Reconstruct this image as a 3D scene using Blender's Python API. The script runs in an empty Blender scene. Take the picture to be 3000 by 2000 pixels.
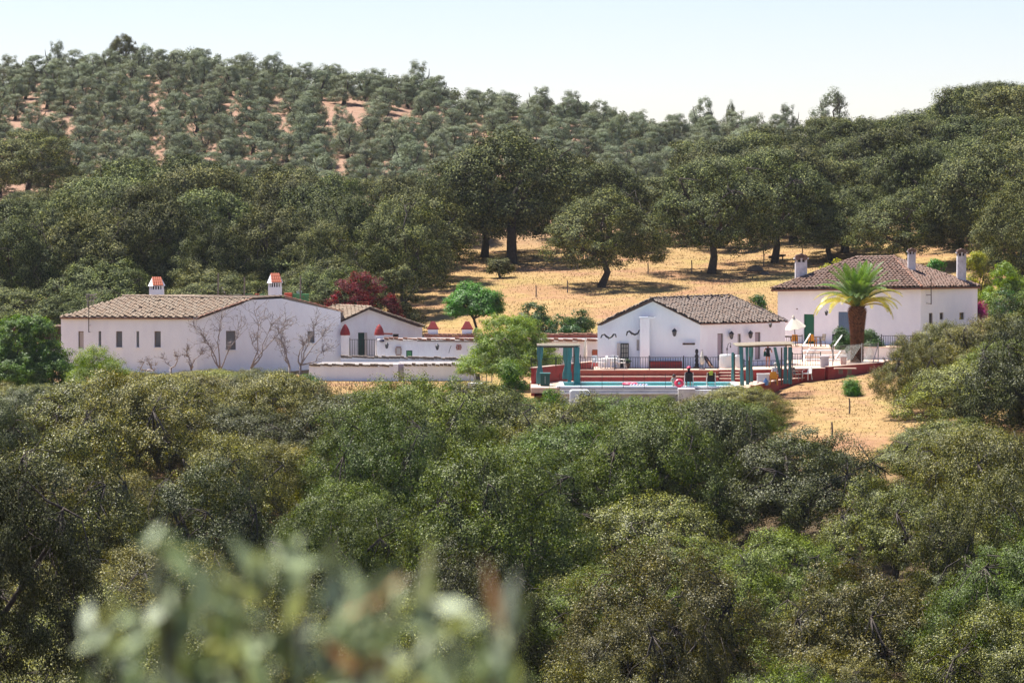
import bpy, math, random
import numpy as np
from mathutils import Vector, Matrix

# ------------------------------------------------------------------ camera, sky, sun, exposure
sc = bpy.context.scene
COL = sc.collection
FPX = 10000.0                      # focal length in pixels of a 3000 px wide frame
HORIZON = 590.0
TH = math.atan((1000 - HORIZON) / FPX)
CAMZ = 0.0
cam_data = bpy.data.cameras.new("camera")
cam = bpy.data.objects.new("camera", cam_data); COL.objects.link(cam)
cam.location = (0, 0, CAMZ)
cam.rotation_euler = (math.radians(90) - TH, 0, 0)
cam_data.sensor_width = 36.0
cam_data.lens = 36.0 * FPX / 3000.0
cam_data.clip_start = 0.2; cam_data.clip_end = 6000
cam_data.dof.use_dof = True
cam_data.dof.focus_distance = 240.0
cam_data.dof.aperture_fstop = 6.3
sc.camera = cam

SUN_EL, SUN_AZ = 64.0, -50.0       # azimuth from +Y, negative to the left: the sun stands behind the houses
world = bpy.data.worlds.new("World"); sc.world = world; world.use_nodes = True
wn = world.node_tree; wn.nodes.clear()
sky = wn.nodes.new("ShaderNodeTexSky"); sky.sky_type = 'NISHITA'; sky.sun_disc = False
sky.sun_elevation = math.radians(SUN_EL); sky.sun_rotation = math.radians(SUN_AZ)
sky.air_density = 1.0; sky.dust_density = 0.1; sky.ozone_density = 1.6
bg = wn.nodes.new("ShaderNodeBackground"); bg.inputs["Strength"].default_value = 0.055
wo = wn.nodes.new("ShaderNodeOutputWorld")
wb = wn.nodes.new("ShaderNodeMix"); wb.data_type = 'RGBA'; wb.blend_type = 'MULTIPLY'; wb.inputs[0].default_value = 1.0; wb.inputs[7].default_value = (1.0, 0.95, 1.12, 1)   # the camera's white balance
wn.links.new(sky.outputs[0], wb.inputs[6]); wn.links.new(wb.outputs[2], bg.inputs[0]); wn.links.new(bg.outputs[0], wo.inputs[0])
sd = bpy.data.lights.new("sun", 'SUN'); sd.energy = 4.9; sd.angle = math.radians(0.5); sd.color = (1.0, 0.94, 0.84)
sun = bpy.data.objects.new("sun", sd); COL.objects.link(sun)
_e, _a = math.radians(SUN_EL), math.radians(SUN_AZ)
SUNDIR = Vector((math.sin(_a) * math.cos(_e), math.cos(_a) * math.cos(_e), math.sin(_e)))
sun.rotation_euler = SUNDIR.to_track_quat('Z', 'Y').to_euler()
sun.location = (0, 200, 150)
sc.view_settings.view_transform = 'Standard'
sc.view_settings.look = 'None'
sc.view_settings.exposure = 1.32
sc.view_settings.gamma = 1.0
sc.view_settings.use_curve_mapping = False
sc.render.engine = 'CYCLES'
cy = sc.cycles
cy.max_bounces = 6; cy.diffuse_bounces = 4; cy.glossy_bounces = 2; cy.transmission_bounces = 3
cy.volume_bounces = 0; cy.transparent_max_bounces = 6
cy.caustics_reflective = False; cy.caustics_refractive = False
cy.use_adaptive_sampling = True; cy.adaptive_threshold = 0.02
cy.use_denoising = True

RNG = np.random.default_rng(7)
random.seed(7)

# ------------------------------------------------------------------ helpers: pixel rays and planes
CT, ST = math.cos(TH), math.sin(TH)
def ray(px, py):
    u = (px - 1500) / FPX; v = (1000 - py) / FPX
    return Vector((u, CT + v * ST, -ST + v * CT))
def P(px, py, Y):
    d = ray(px, py)
    return d * (Y / d.y)
def X(px, Y):
    return P(px, 1000, Y).x
def Z(py, Y):
    return P(1500, py, Y).z
def proj(p):
    d = p[1] * CT - p[2] * ST
    u = p[0] / d; v = (p[1] * ST + p[2] * CT) / d
    return 1500 + u * FPX, 1000 - v * FPX
def plane3(a, b, c):
    n = (b - a).cross(c - a).normalized()
    return a, n
def hit(px, py, pl):
    d = ray(px, py)
    return d * (pl[0].dot(pl[1]) / d.dot(pl[1]))

# ------------------------------------------------------------------ helpers: materials
def mat(name, col, rough=0.8, spec=0.3, metal=0.0, noise=None, nscale=3.0, bump=0.0, bscale=20.0, island=None, stretch=None):
    """base colour `col`; `noise` = second colour mixed in by noise; `island` = second colour mixed per loose piece"""
    m = bpy.data.materials.new(name); m.use_nodes = True
    nt = m.node_tree; b = nt.nodes["Principled BSDF"]
    b.inputs["Base Color"].default_value = (*col, 1)
    b.inputs["Roughness"].default_value = rough
    b.inputs["Specular IOR Level"].default_value = spec
    b.inputs["Metallic"].default_value = metal
    cur = None
    tc = nt.nodes.new("ShaderNodeTexCoord")
    src = tc.outputs["Object"]
    if stretch:
        mp = nt.nodes.new("ShaderNodeMapping"); mp.inputs["Scale"].default_value = stretch
        nt.links.new(src, mp.inputs[0]); src = mp.outputs[0]
    if noise is not None:
        n = nt.nodes.new("ShaderNodeTexNoise"); n.inputs["Scale"].default_value = nscale; n.inputs["Detail"].default_value = 6
        n.inputs["Roughness"].default_value = 0.65
        nt.links.new(src, n.inputs["Vector"])
        r = nt.nodes.new("ShaderNodeValToRGB"); r.color_ramp.elements[0].position = 0.35; r.color_ramp.elements[1].position = 0.68
        r.color_ramp.elements[0].color = (*col, 1); r.color_ramp.elements[1].color = (*noise, 1)
        nt.links.new(n.outputs["Fac"], r.inputs[0]); cur = r.outputs[0]
    if island is not None:
        g = nt.nodes.new("ShaderNodeNewGeometry")
        mx = nt.nodes.new("ShaderNodeMix"); mx.data_type = 'RGBA'
        nt.links.new(g.outputs["Random Per Island"], mx.inputs[0])
        if cur: nt.links.new(cur, mx.inputs[6])
        else: mx.inputs[6].default_value = (*col, 1)
        mx.inputs[7].default_value = (*island, 1); cur = mx.outputs[2]
    if cur: nt.links.new(cur, b.inputs["Base Color"])
    if bump:
        n = nt.nodes.new("ShaderNodeTexNoise"); n.inputs["Scale"].default_value = bscale; n.inputs["Detail"].default_value = 5
        nt.links.new(src, n.inputs["Vector"])
        bp = nt.nodes.new("ShaderNodeBump"); bp.inputs["Strength"].default_value = bump; bp.inputs["Distance"].default_value = 0.05
        nt.links.new(n.outputs["Fac"], bp.inputs["Height"]); nt.links.new(bp.outputs[0], b.inputs["Normal"])
    return m

def leaf_mat(name, c0, c1, c2, trans=0.3, rough=0.42, spec=0.5, tree_var=0.25, hue=0.03, brown=None):
    """leaves: per-leaf ramp c0..c2, per-tree value and hue variation"""
    m = bpy.data.materials.new(name); m.use_nodes = True
    nt = m.node_tree; N = nt.nodes; L = nt.links
    b = N["Principled BSDF"]; out = N["Material Output"]
    g = N.new("ShaderNodeNewGeometry"); oi = N.new("ShaderNodeObjectInfo")
    r = N.new("ShaderNodeValToRGB"); e = r.color_ramp.elements
    e[0].color = (*c0, 1); e[1].color = (*c2, 1); k = e.new(0.55); k.color = (*c1, 1)
    if brown:
        k = e.new(0.955); k.color = (*c2, 1); k = e.new(0.965); k.color = (*brown, 1); e[-1].color = (*brown, 1)
    L.new(g.outputs["Random Per Island"], r.inputs[0])
    hs = N.new("ShaderNodeHueSaturation")
    mr = N.new("ShaderNodeMapRange"); mr.inputs[3].default_value = 1 - tree_var; mr.inputs[4].default_value = 1 + tree_var
    L.new(oi.outputs["Random"], mr.inputs[0]); L.new(mr.outputs[0], hs.inputs["Value"])
    mul = N.new("ShaderNodeMath"); mul.operation = 'MULTIPLY'; mul.inputs[1].default_value = 7.31
    fr = N.new("ShaderNodeMath"); fr.operation = 'FRACT'
    L.new(oi.outputs["Random"], mul.inputs[0]); L.new(mul.outputs[0], fr.inputs[0])
    mh = N.new("ShaderNodeMapRange"); mh.inputs[3].default_value = 0.5 - hue; mh.inputs[4].default_value = 0.5 + hue
    L.new(fr.outputs[0], mh.inputs[0]); L.new(mh.outputs[0], hs.inputs["Hue"])
    # patches inside one crown (young and old shoots)
    tc = N.new("ShaderNodeTexCoord"); nz = N.new("ShaderNodeTexNoise"); nz.inputs["Scale"].default_value = 0.9; nz.inputs["Detail"].default_value = 3
    L.new(tc.outputs["Object"], nz.inputs["Vector"])
    ms = N.new("ShaderNodeMapRange"); ms.inputs[1].default_value = 0.3; ms.inputs[2].default_value = 0.7; ms.inputs[3].default_value = 0.75; ms.inputs[4].default_value = 1.2
    L.new(nz.outputs["Fac"], ms.inputs[0]); L.new(ms.outputs[0], hs.inputs["Saturation"])
    L.new(r.outputs[0], hs.inputs["Color"])
    L.new(hs.outputs[0], b.inputs["Base Color"])
    b.inputs["Roughness"].default_value = rough; b.inputs["Specular IOR Level"].default_value = spec
    tr = N.new("ShaderNodeBsdfTranslucent"); gm = N.new("ShaderNodeMix"); gm.data_type = 'RGBA'; gm.blend_type = 'MULTIPLY'
    gm.inputs[0].default_value = 1; gm.inputs[7].default_value = (1.5, 1.35, 0.55, 1)
    L.new(hs.outputs[0], gm.inputs[6]); L.new(gm.outputs[2], tr.inputs["Color"])
    mx = N.new("ShaderNodeMixShader"); mx.inputs[0].default_value = trans
    L.new(b.outputs[0], mx.inputs[1]); L.new(tr.outputs[0], mx.inputs[2]); L.new(mx.outputs[0], out.inputs[0])
    return m

M = {}
M['white'] = mat("limewash", (0.91, 0.93, 0.96), 0.9, 0.15, noise=(0.83, 0.85, 0.90), nscale=1.1, bump=0.7, bscale=3, stretch=(1, 1, 0.45))
M['white_warm'] = mat("limewash_warm", (0.92, 0.92, 0.94), 0.9, 0.15, noise=(0.84, 0.81, 0.84), nscale=1.3, bump=0.7, bscale=3, stretch=(1, 1, 0.45))
M['white_old'] = mat("limewash_old", (0.72, 0.70, 0.71), 0.95, 0.1, noise=(0.42, 0.40, 0.42), nscale=1.6, bump=0.6, bscale=5)
M['white_paint'] = mat("white_paint", (0.8, 0.8, 0.8), 0.4)
M['plastic_white'] = mat("white_plastic", (0.78, 0.78, 0.76), 0.35, 0.5)
M['tile_sheet'] = mat("tile_bed", (0.09, 0.06, 0.05), 0.95, noise=(0.05, 0.035, 0.03), nscale=8)
M['roof_lime'] = mat("worn_lime_roof", (0.30, 0.29, 0.30), 0.95, 0.1, noise=(0.24, 0.21, 0.20), nscale=1.8, bump=0.6, bscale=5)
M['tile_tan'] = mat("tan_clay_tile", (0.21, 0.16, 0.12), 0.9, 0.2, noise=(0.34, 0.285, 0.225), nscale=5, island=(0.25, 0.18, 0.13))
M['tile_grey'] = mat("grey_brown_clay_tile", (0.17, 0.135, 0.115), 0.9, 0.2, noise=(0.29, 0.245, 0.215), nscale=5, island=(0.22, 0.16, 0.13))
M['tile_brown'] = mat("red_brown_clay_tile", (0.15, 0.10, 0.08), 0.9, 0.2, noise=(0.25, 0.185, 0.155), nscale=4, island=(0.18, 0.11, 0.085))
M['tile_red'] = mat("new_red_tile", (0.28, 0.04, 0.025), 0.7, 0.3, island=(0.42, 0.14, 0.07))
M['edge'] = mat("tile_edge", (0.30, 0.15, 0.10), 0.9, noise=(0.20, 0.10, 0.07), nscale=6)
M['red_wall'] = mat("oxide_red_paint", (0.30, 0.035, 0.035), 0.7, 0.3, noise=(0.22, 0.03, 0.03), nscale=2)
M['red_light'] = mat("faded_red_paint", (0.36, 0.10, 0.07), 0.8, 0.2, noise=(0.28, 0.07, 0.05), nscale=3)
M['pink_pave'] = mat("pale_terracotta_paving", (0.62, 0.46, 0.38), 0.85, 0.2, noise=(0.52, 0.36, 0.28), nscale=2.5)
M['concrete'] = mat("pool_concrete", (0.48, 0.47, 0.49), 0.9, 0.2, noise=(0.30, 0.29, 0.33), nscale=1.2, bump=0.3, bscale=6)
M['grey_wood'] = mat("grey_shutter", (0.13, 0.14, 0.15), 0.7, noise=(0.17, 0.18, 0.19), nscale=4, stretch=(6, 6, 0.5))
M['green_paint'] = mat("green_door_paint", (0.012, 0.115, 0.06), 0.5)
M['dark_green'] = mat("dark_green_paint", (0.012, 0.06, 0.05), 0.5)
M['teal'] = mat("teal_cloth", (0.055, 0.16, 0.165), 0.8, noise=(0.08, 0.21, 0.21), nscale=5, stretch=(8, 8, 0.3))
M['blue_cloth'] = mat("blue_curtain", (0.13, 0.20, 0.30), 0.8, noise=(0.20, 0.28, 0.40), nscale=6, stretch=(10, 10, 0.2))
M['iron'] = mat("dark_iron", (0.035, 0.035, 0.04), 0.5, 0.4, 0.3)
M['steel'] = mat("galvanised_steel", (0.36, 0.37, 0.38), 0.45, 0.5, 0.5)
M['wood_dark'] = mat("dark_wood", (0.07, 0.04, 0.03), 0.7, noise=(0.12, 0.07, 0.05), nscale=9)
M['wood_pale'] = mat("pale_reed", (0.55, 0.47, 0.36), 0.85, noise=(0.4, 0.33, 0.24), nscale=6)
M['wood_grey'] = mat("weathered_post", (0.16, 0.13, 0.11), 0.9, noise=(0.24, 0.20, 0.17), nscale=9)
M['beige'] = mat("beige_door", (0.50, 0.45, 0.42), 0.8)
M['mauve'] = mat("mauve_door", (0.42, 0.34, 0.37), 0.8)
M['canvas'] = mat("cream_canvas", (0.60, 0.56, 0.48), 0.85, noise=(0.66, 0.6, 0.5), nscale=3)
M['orange'] = mat("orange_seat", (0.75, 0.33, 0.03), 0.6)
M['black'] = mat("black_mesh", (0.02, 0.018, 0.022), 0.7)
M['navy'] = mat("navy_plastic", (0.02, 0.02, 0.06), 0.4, 0.5)
M['pink'] = mat("pink_vinyl", (0.75, 0.06, 0.12), 0.35, 0.5)
M['skin'] = mat("skin", (0.46, 0.20, 0.12), 0.6)
M['hair'] = mat("dark_hair", (0.02, 0.014, 0.012), 0.6)
M['hair_grey'] = mat("grey_hair", (0.4, 0.38, 0.36), 0.6)
M['black_cloth'] = mat("black_cloth", (0.015, 0.013, 0.018), 0.85)
M['pale_cloth'] = mat("pale_cloth", (0.6, 0.62, 0.66), 0.85)
M['sage_cloth'] = mat("sage_cloth", (0.35, 0.5, 0.42), 0.85)
M['clear_blue'] = mat("blue_plastic", (0.12, 0.3, 0.6), 0.3, 0.5)
M['glass'] = mat("dark_glass", (0.03, 0.035, 0.045), 0.08, 0.6)
M['bark'] = mat("oak_bark", (0.055, 0.045, 0.04), 0.95, 0.1, noise=(0.10, 0.085, 0.075), nscale=6, bump=0.6, bscale=12)
M['bark_pale'] = mat("pale_dead_bark", (0.22, 0.19, 0.19), 0.95, 0.1, noise=(0.30, 0.26, 0.25), nscale=6)
M['palm_trunk'] = mat("palm_trunk", (0.10, 0.045, 0.025), 0.95, 0.1, noise=(0.05, 0.025, 0.015), nscale=3, island=(0.22, 0.10, 0.05))
M['roof_red'] = mat("flat_red_roof", (0.34, 0.055, 0.035), 0.85, 0.2, noise=(0.26, 0.04, 0.03), nscale=1.5)
M['crate_green'] = mat("crate_green", (0.10, 0.30, 0.12), 0.6)
M['crate_red'] = mat("crate_red", (0.48, 0.09, 0.05), 0.6)
M['net'] = mat("chain_link", (0.28, 0.30, 0.29), 0.6, 0.3, 0.3)
M['stone'] = mat("field_stone", (0.17, 0.14, 0.11), 0.95, noise=(0.14, 0.11, 0.10), nscale=4)
M['straw'] = mat("dry_grass_blades", (0.38, 0.265, 0.13), 0.9, 0.15, island=(0.30, 0.21, 0.10))
M['reed_green'] = mat("green_reed_blades", (0.06, 0.17, 0.035), 0.7, 0.2, island=(0.12, 0.24, 0.06))
# leaves
M['oak'] = leaf_mat("holm_oak_leaves", (0.016, 0.021, 0.004), (0.106, 0.112, 0.018), (0.36, 0.335, 0.065), 0.12, 0.45, 0.20, 0.34, 0.022)
M['oak_green'] = leaf_mat("green_oak_leaves", (0.020, 0.034, 0.005), (0.095, 0.140, 0.017), (0.22, 0.27, 0.05), 0.18, 0.48, 0.17, 0.28, 0.015)
M['oak_far'] = leaf_mat("hillside_oak_leaves", (0.014, 0.020, 0.006), (0.066, 0.082, 0.026), (0.24, 0.245, 0.075), 0.07, 0.65, 0.10, 0.34, 0.022)
M['oak_deep'] = leaf_mat('old_holm_oak_leaves', (0.012, 0.016, 0.005), (0.055, 0.064, 0.016), (0.17, 0.175, 0.05), 0.10, 0.48, 0.18, 0.25, 0.02)
M['oak_shade'] = leaf_mat('painted_shade_oak_leaves', (0.018, 0.022, 0.008), (0.045, 0.050, 0.018), (0.09, 0.095, 0.03), 0.03, 0.6, 0.08, 0.0, 0.0)  # shade on the crown's near side is put into these darker leaves
M['olive'] = leaf_mat("olive_leaves", (0.075, 0.10, 0.055), (0.17, 0.20, 0.125), (0.30, 0.33, 0.215), 0.10, 0.7, 0.12, 0.15, 0.015)
M['bright'] = leaf_mat("bright_green_leaves", (0.025, 0.10, 0.010), (0.065, 0.22, 0.018), (0.12, 0.32, 0.03), 0.35, 0.5, 0.3, 0.05, 0.005)
M['lime'] = leaf_mat("yellow_green_leaves", (0.06, 0.12, 0.012), (0.15, 0.24, 0.022), (0.28, 0.36, 0.045), 0.4, 0.5, 0.3, 0.08, 0.01)
M['citrus'] = leaf_mat("glossy_citrus_leaves", (0.035, 0.085, 0.012), (0.09, 0.17, 0.022), (0.17, 0.27, 0.05), 0.35, 0.5, 0.22, 0.08, 0.01)
M['fig'] = leaf_mat("mid_green_leaves", (0.02, 0.06, 0.014), (0.045, 0.115, 0.025), (0.08, 0.17, 0.04), 0.3, 0.5, 0.3, 0.1, 0.01)
M['plum'] = leaf_mat("purple_plum_leaves", (0.04, 0.007, 0.011), (0.13, 0.018, 0.025), (0.26, 0.045, 0.05), 0.25, 0.6, 0.12, 0.05, 0.005)
M['yellow'] = leaf_mat("yellow_shrub_leaves", (0.12, 0.15, 0.015), (0.26, 0.30, 0.03), (0.46, 0.44, 0.05), 0.4, 0.5, 0.3, 0.08, 0.01)
M['magenta'] = leaf_mat("magenta_bracts", (0.25, 0.01, 0.12), (0.4, 0.02, 0.2), (0.5, 0.05, 0.28), 0.3, 0.6, 0.2, 0.05, 0.005)
M['palm'] = leaf_mat("palm_leaflets", (0.05, 0.12, 0.02), (0.09, 0.19, 0.035), (0.16, 0.26, 0.05), 0.35, 0.4, 0.5, 0.15, 0.01)
M['palm_yellow'] = leaf_mat("yellow_palm_leaflets", (0.24, 0.30, 0.02), (0.50, 0.46, 0.03), (0.7, 0.58, 0.06), 0.35, 0.4, 0.5, 0.15, 0.01)
M['sprig'] = leaf_mat("silvery_near_leaves", (0.10, 0.15, 0.05), (0.30, 0.37, 0.19), (0.48, 0.54, 0.40), 0.25, 0.8, 0.08, 0.0, 0.0, brown=(0.40, 0.20, 0.07))

# ------------------------------------------------------------------ helpers: mesh building
class MB:
    def __init__(s): s.v = []; s.f = []
    def add(s, v, f):
        o = len(s.v); s.v.extend([tuple(p) for p in v]); s.f.extend([tuple(i + o for i in q) for q in f])
    def box(s, c, size, rz=0.0, rx=0.0, ry=0.0, taper=1.0):
        hx, hy, hz = size[0] / 2, size[1] / 2, size[2] / 2
        R = Matrix.Rotation(rz, 3, 'Z') @ Matrix.Rotation(ry, 3, 'Y') @ Matrix.Rotation(rx, 3, 'X')
        vs = []
        for z in (-1, 1):
            t = 1 if z < 0 else taper
            for x, y in ((-1, -1), (1, -1), (1, 1), (-1, 1)):
                vs.append(Vector(c) + R @ Vector((x * hx * t, y * hy * t, z * hz)))
        s.add(vs, [(0, 3, 2, 1), (4, 5, 6, 7), (0, 1, 5, 4), (1, 2, 6, 5), (2, 3, 7, 6), (3, 0, 4, 7)])
    def bar(s, a, b, w, h=None):
        a = Vector(a); b = Vector(b); h = h or w
        d = (b - a); L = d.length
        if L < 1e-6: return
        d.normalize(); up = Vector((0, 0, 1)) if abs(d.z) < 0.95 else Vector((0, 1, 0))
        r = d.cross(up).normalized() * (w / 2); u = r.cross(d).normalized() * (h / 2)
        vs = [p + sx * r + sz * u for p in (a, b) for sx, sz in ((-1, -1), (1, -1), (1, 1), (-1, 1))]
        s.add(vs, [(0, 3, 2, 1), (4, 5, 6, 7), (0, 1, 5, 4), (1, 2, 6, 5), (2, 3, 7, 6), (3, 0, 4, 7)])
    def tube(s, pts, radii, n=6):
        pts = [Vector(p) for p in pts]; vs = []; fs = []
        ref = Vector((0.31, 0.9, 0.3)).normalized()
        for i, p in enumerate(pts):
            d = (pts[min(i + 1, len(pts) - 1)] - pts[max(i - 1, 0)]).normalized()
            r = d.cross(ref)
            if r.length < 0.05: r = d.cross(Vector((1, 0, 0)))
            r.normalize(); u = r.cross(d)
            for k in range(n):
                a = 2 * math.pi * k / n
                vs.append(p + (r * math.cos(a) + u * math.sin(a)) * radii[i])
        for i in range(len(pts) - 1):
            for k in range(n):
                k2 = (k + 1) % n
                fs.append((i * n + k, i * n + k2, (i + 1) * n + k2, (i + 1) * n + k))
        fs.append(tuple(reversed(range(n)))); fs.append(tuple((len(pts) - 1) * n + k for k in range(n)))
        s.add(vs, fs)
    def lathe(s, c, prof, n=16, squash=1.0):
        vs = []; fs = []
        for r, z in prof:
            for k in range(n):
                a = 2 * math.pi * k / n
                vs.append((c[0] + r * math.cos(a), c[1] + r * math.sin(a) * squash, c[2] + z))
        for i in range(len(prof) - 1):
            for k in range(n):
                k2 = (k + 1) % n
                fs.append((i * n + k, i * n + k2, (i + 1) * n + k2, (i + 1) * n + k))
        fs.append(tuple(reversed(range(n)))); fs.append(tuple((len(prof) - 1) * n + k for k in range(n)))
        s.add(vs, fs)
    def prism(s, poly, off):
        """polygon (3D points) pushed along vector off, closed"""
        n = len(poly); off = Vector(off)
        vs = [Vector(p) for p in poly] + [Vector(p) + off for p in poly]
        fs = [tuple(range(n)), tuple(reversed(range(n, 2 * n)))]
        for i in range(n):
            j = (i + 1) % n; fs.append((j, i, n + i, n + j))
        s.add(vs, fs)
    def build(s, name, m, parent=None, smooth=False):
        return link_mesh(name, s.v, s.f, m, parent, smooth)

def link_mesh(name, v, f, m, parent=None, smooth=False):
    me = bpy.data.meshes.new(name); me.from_pydata([tuple(p) for p in v], [], f)
    o = bpy.data.objects.new(name, me); COL.objects.link(o)
    if m is not None: me.materials.append(m)
    import bmesh
    bm = bmesh.new(); bm.from_mesh(me); bmesh.ops.recalc_face_normals(bm, faces=bm.faces); bm.to_mesh(me); bm.free()
    if smooth: me.shade_smooth()
    if parent is not None:
        o.parent = parent
        loc = parent.matrix_basis.inverted() if parent.parent is None else (parent.parent.matrix_basis @ parent.matrix_basis).inverted()
        o.matrix_basis = loc            # vertices are given in world space
    return o

def tag(o, label=None, cat=None, group=None, kind=None):
    if label: o['label'] = label
    if cat: o['category'] = cat
    if group: o['group'] = group
    if kind: o['kind'] = kind
    return o
def thing(name, loc, label, cat, group=None):
    o = bpy.data.objects.new(name, None); COL.objects.link(o); o.location = loc
    o.empty_display_size = 0.3
    return tag(o, label, cat, group)
def copy_tree(o, parent=None):
    c = o.copy(); COL.objects.link(c); c.parent = parent
    for ch in list(KIDS.get(o.name, ())):
        copy_tree(ch, c)
    return c
KIDS = {}
def reg(root):
    """remember the children of a prototype so copying is quick"""
    def walk(o):
        KIDS[o.name] = list(o.children)
        for c in o.children: walk(c)
    walk(root)
def bbox_piece(name, parent, m, c, size, **k):
    b = MB(); b.box(c, size, **k); return b.build(name, m, parent)

# ------------------------------------------------------------------ summer haze (closed box round the whole scene)
hm = bpy.data.materials.new("haze"); hm.use_nodes = True; hn = hm.node_tree; hn.nodes.clear()
hv = hn.nodes.new("ShaderNodeVolumePrincipled"); hv.inputs["Color"].default_value = (0.86, 0.92, 1.0, 1); hv.inputs["Density"].default_value = 0.00005; hv.inputs["Anisotropy"].default_value = 0.3
ho = hn.nodes.new("ShaderNodeOutputMaterial"); hn.links.new(hv.outputs[0], ho.inputs["Volume"])
_hb = MB(); _hb.box((0, 600, 8), (2000, 2200, 80)); hz = _hb.build("haze", hm); hz['kind'] = 'stuff'; hz['label'] = "thin pale summer haze over the hillside"

# ------------------------------------------------------------------ terrain
PXC = [-2500, -800, 0, 500, 1000, 1500, 2000, 2500, 3000, 3800, 6000]
ROWS = [
    (-400, [12]*11), (-80, [3]*11), (-3, [-1.7]*11), (8, [-2.3]*11), (20, [-6]*11), (45, [-12]*11), (70, [-17]*11),
    (95, [-24]*11), (112, [-27]*11), (130, [-26.5]*7 + [-26, -25, -22, -18]), (150, [-24.3]*7 + [-23.2, -22.2, -20, -16]),
    (185, [-19.6]*6 + [-19.2, -17.8, -16.4, -14, -10]),
    (205, [-16.2, -16.2, -16.2, -16.2, -16.2, -16.3, -15.8, -14.15, -13.4, -12, -8]),
    (220, [-14, -14, -14, -13.9, -13.7, -14.0, -13.75, -13.3, -12.3, -11, -7]),
    (232, [-13.2, -13.2, -13.2, -13.1, -13.0, -13.1, -13.0, -12.3, -11.6, -10, -6]),
    (240, [-13.0, -12.9, -12.9, -12.9, -12.85, -12.9, -12.6, -12.0, -11.2, -9.5, -6]),
    (250, [-12.7, -12.7, -12.7, -12.6, -12.6, -12.2, -12.2, -11.6, -10.6, -9, -5]),
    (258, [-12.2, -12.2, -12.2, -12.0, -11.7, -10.8, -10.9, -10.9, -10, -8, -4]),
    (270, [-11, -11, -11, -11, -10.2, -9.4, -9.4, -9.4, -8.8, -7, -3]),
    (290, [-8.5, -8.5, -8.5, -8.5, -8.0, -7.5, -7.4, -7.4, -6.5, -5, -1]),
    (330, [-4, -4, -4, -4, -4.2, -4.6, -4.4, -3.6, -2, 0, 3]),
    (370, [3.4, 3.4, 3.4, 4.0, 3.4, 2.0, 0.6, 1.8, 5, 8, 10]),
    (400, [9, 8.6, 8.8, 9.6, 8.3, 5.8, 3.4, 4.8, 8.6, 12, 14]),
    (440, [15, 14.4, 15.2, 16.6, 14.4, 11.2, 7.8, 7.0, 9.5, 12, 14]),
    (460, [15, 14.4, 15.4, 16.9, 14.5, 11.2, 7.4, 6.5, 8, 9, 12]),
    (520, [12, 12, 12, 13, 11, 9, 6, 5, 6, 8, 12]),
    (620, [10]*11), (900, [0]*11), (1600, [-8]*11)]
RY = np.array([r[0] for r in ROWS], float); RZ = np.array([r[1] for r in ROWS], float)
PXA = np.array(PXC, float)
def _hash_noise(x, y, s):
    return (np.sin(x * 0.9 / s + 1.3 * np.sin(y * 0.7 / s)) + np.sin(y * 1.1 / s + 1.7 * np.sin(x * 0.6 / s + 2)) + np.sin((x + y) * 0.53 / s + 4)) / 3
def ground(x, y):
    x = np.asarray(x, float); y = np.asarray(y, float); x, y = np.broadcast_arrays(x, y)
    yy = np.clip(y, RY[0], RY[-1] - 1e-3)
    i = np.clip(np.searchsorted(RY, yy, side='right') - 1, 0, len(RY) - 2)
    t = (yy - RY[i]) / (RY[i + 1] - RY[i])
    px = 1500 + x / np.maximum(y, 40) * FPX
    px = np.clip(px, PXA[0], PXA[-1] - 1e-3)
    j = np.clip(np.searchsorted(PXA, px, side='right') - 1, 0, len(PXA) - 2)
    s = (px - PXA[j]) / (PXA[j + 1] - PXA[j]); s = s * s * (3 - 2 * s)
    z = (RZ[i, j] * (1 - s) + RZ[i, j + 1] * s) * (1 - t) + (RZ[i + 1, j] * (1 - s) + RZ[i + 1, j + 1] * s) * t
    amp = np.where((y > 262) | (y < 215), 1.0, 0.25)
    return z + amp * (0.22 * _hash_noise(x, y, 4.0) + 0.07 * _hash_noise(x, y, 1.1))
def gz(x, y): return float(ground(x, y))
def ground_hit(px, py, y0=60.0, y1=560.0):
    d = ray(px, py)
    ys = np.arange(y0, y1, 0.5); t = ys / d.y
    zz = ground(d.x * t, ys); below = np.nonzero(d.z * t < zz)[0]
    k = below[0] if len(below) else len(ys) - 1
    y = ys[k]; x = d.x * y / d.y
    return Vector((x, y, gz(x, y)))

gy = np.concatenate([np.arange(-400, -20, 20), np.arange(-20, 210, 3), np.arange(210, 345, 1.0), np.arange(345, 530, 2.5), np.arange(530, 640, 10), np.arange(640, 1601, 60)])
gx = np.concatenate([np.arange(-900, -160, 60), np.arange(-160, -60, 5), np.arange(-60, 60, 1.0), np.arange(60, 160, 5), np.arange(160, 901, 60)])
GX, GY = np.meshgrid(gx, gy); GZ = ground(GX, GY)
nx, ny = len(gx), len(gy)
gv = np.stack([GX, GY, GZ], -1).reshape(-1, 3)
ii, jj = np.meshgrid(np.arange(nx - 1), np.arange(ny - 1)); base = (jj * nx + ii).ravel()
gf = np.stack([base, base + 1, base + nx + 1, base + nx], 1)
def np_mesh(name, v, f, m, smooth=False):
    me = bpy.data.meshes.new(name); n = len(f); k = f.shape[1]
    me.vertices.add(len(v)); me.vertices.foreach_set("co", np.ascontiguousarray(v, np.float32).ravel())
    me.loops.add(n * k); me.loops.foreach_set("vertex_index", np.ascontiguousarray(f, np.int32).ravel())
    me.polygons.add(n); me.polygons.foreach_set("loop_start", np.arange(0, n * k, k, dtype=np.int32))
    if smooth: me.polygons.foreach_set("use_smooth", np.ones(n, bool))
    me.update(calc_edges=True)
    if m: me.materials.append(m)
    return me
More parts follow.
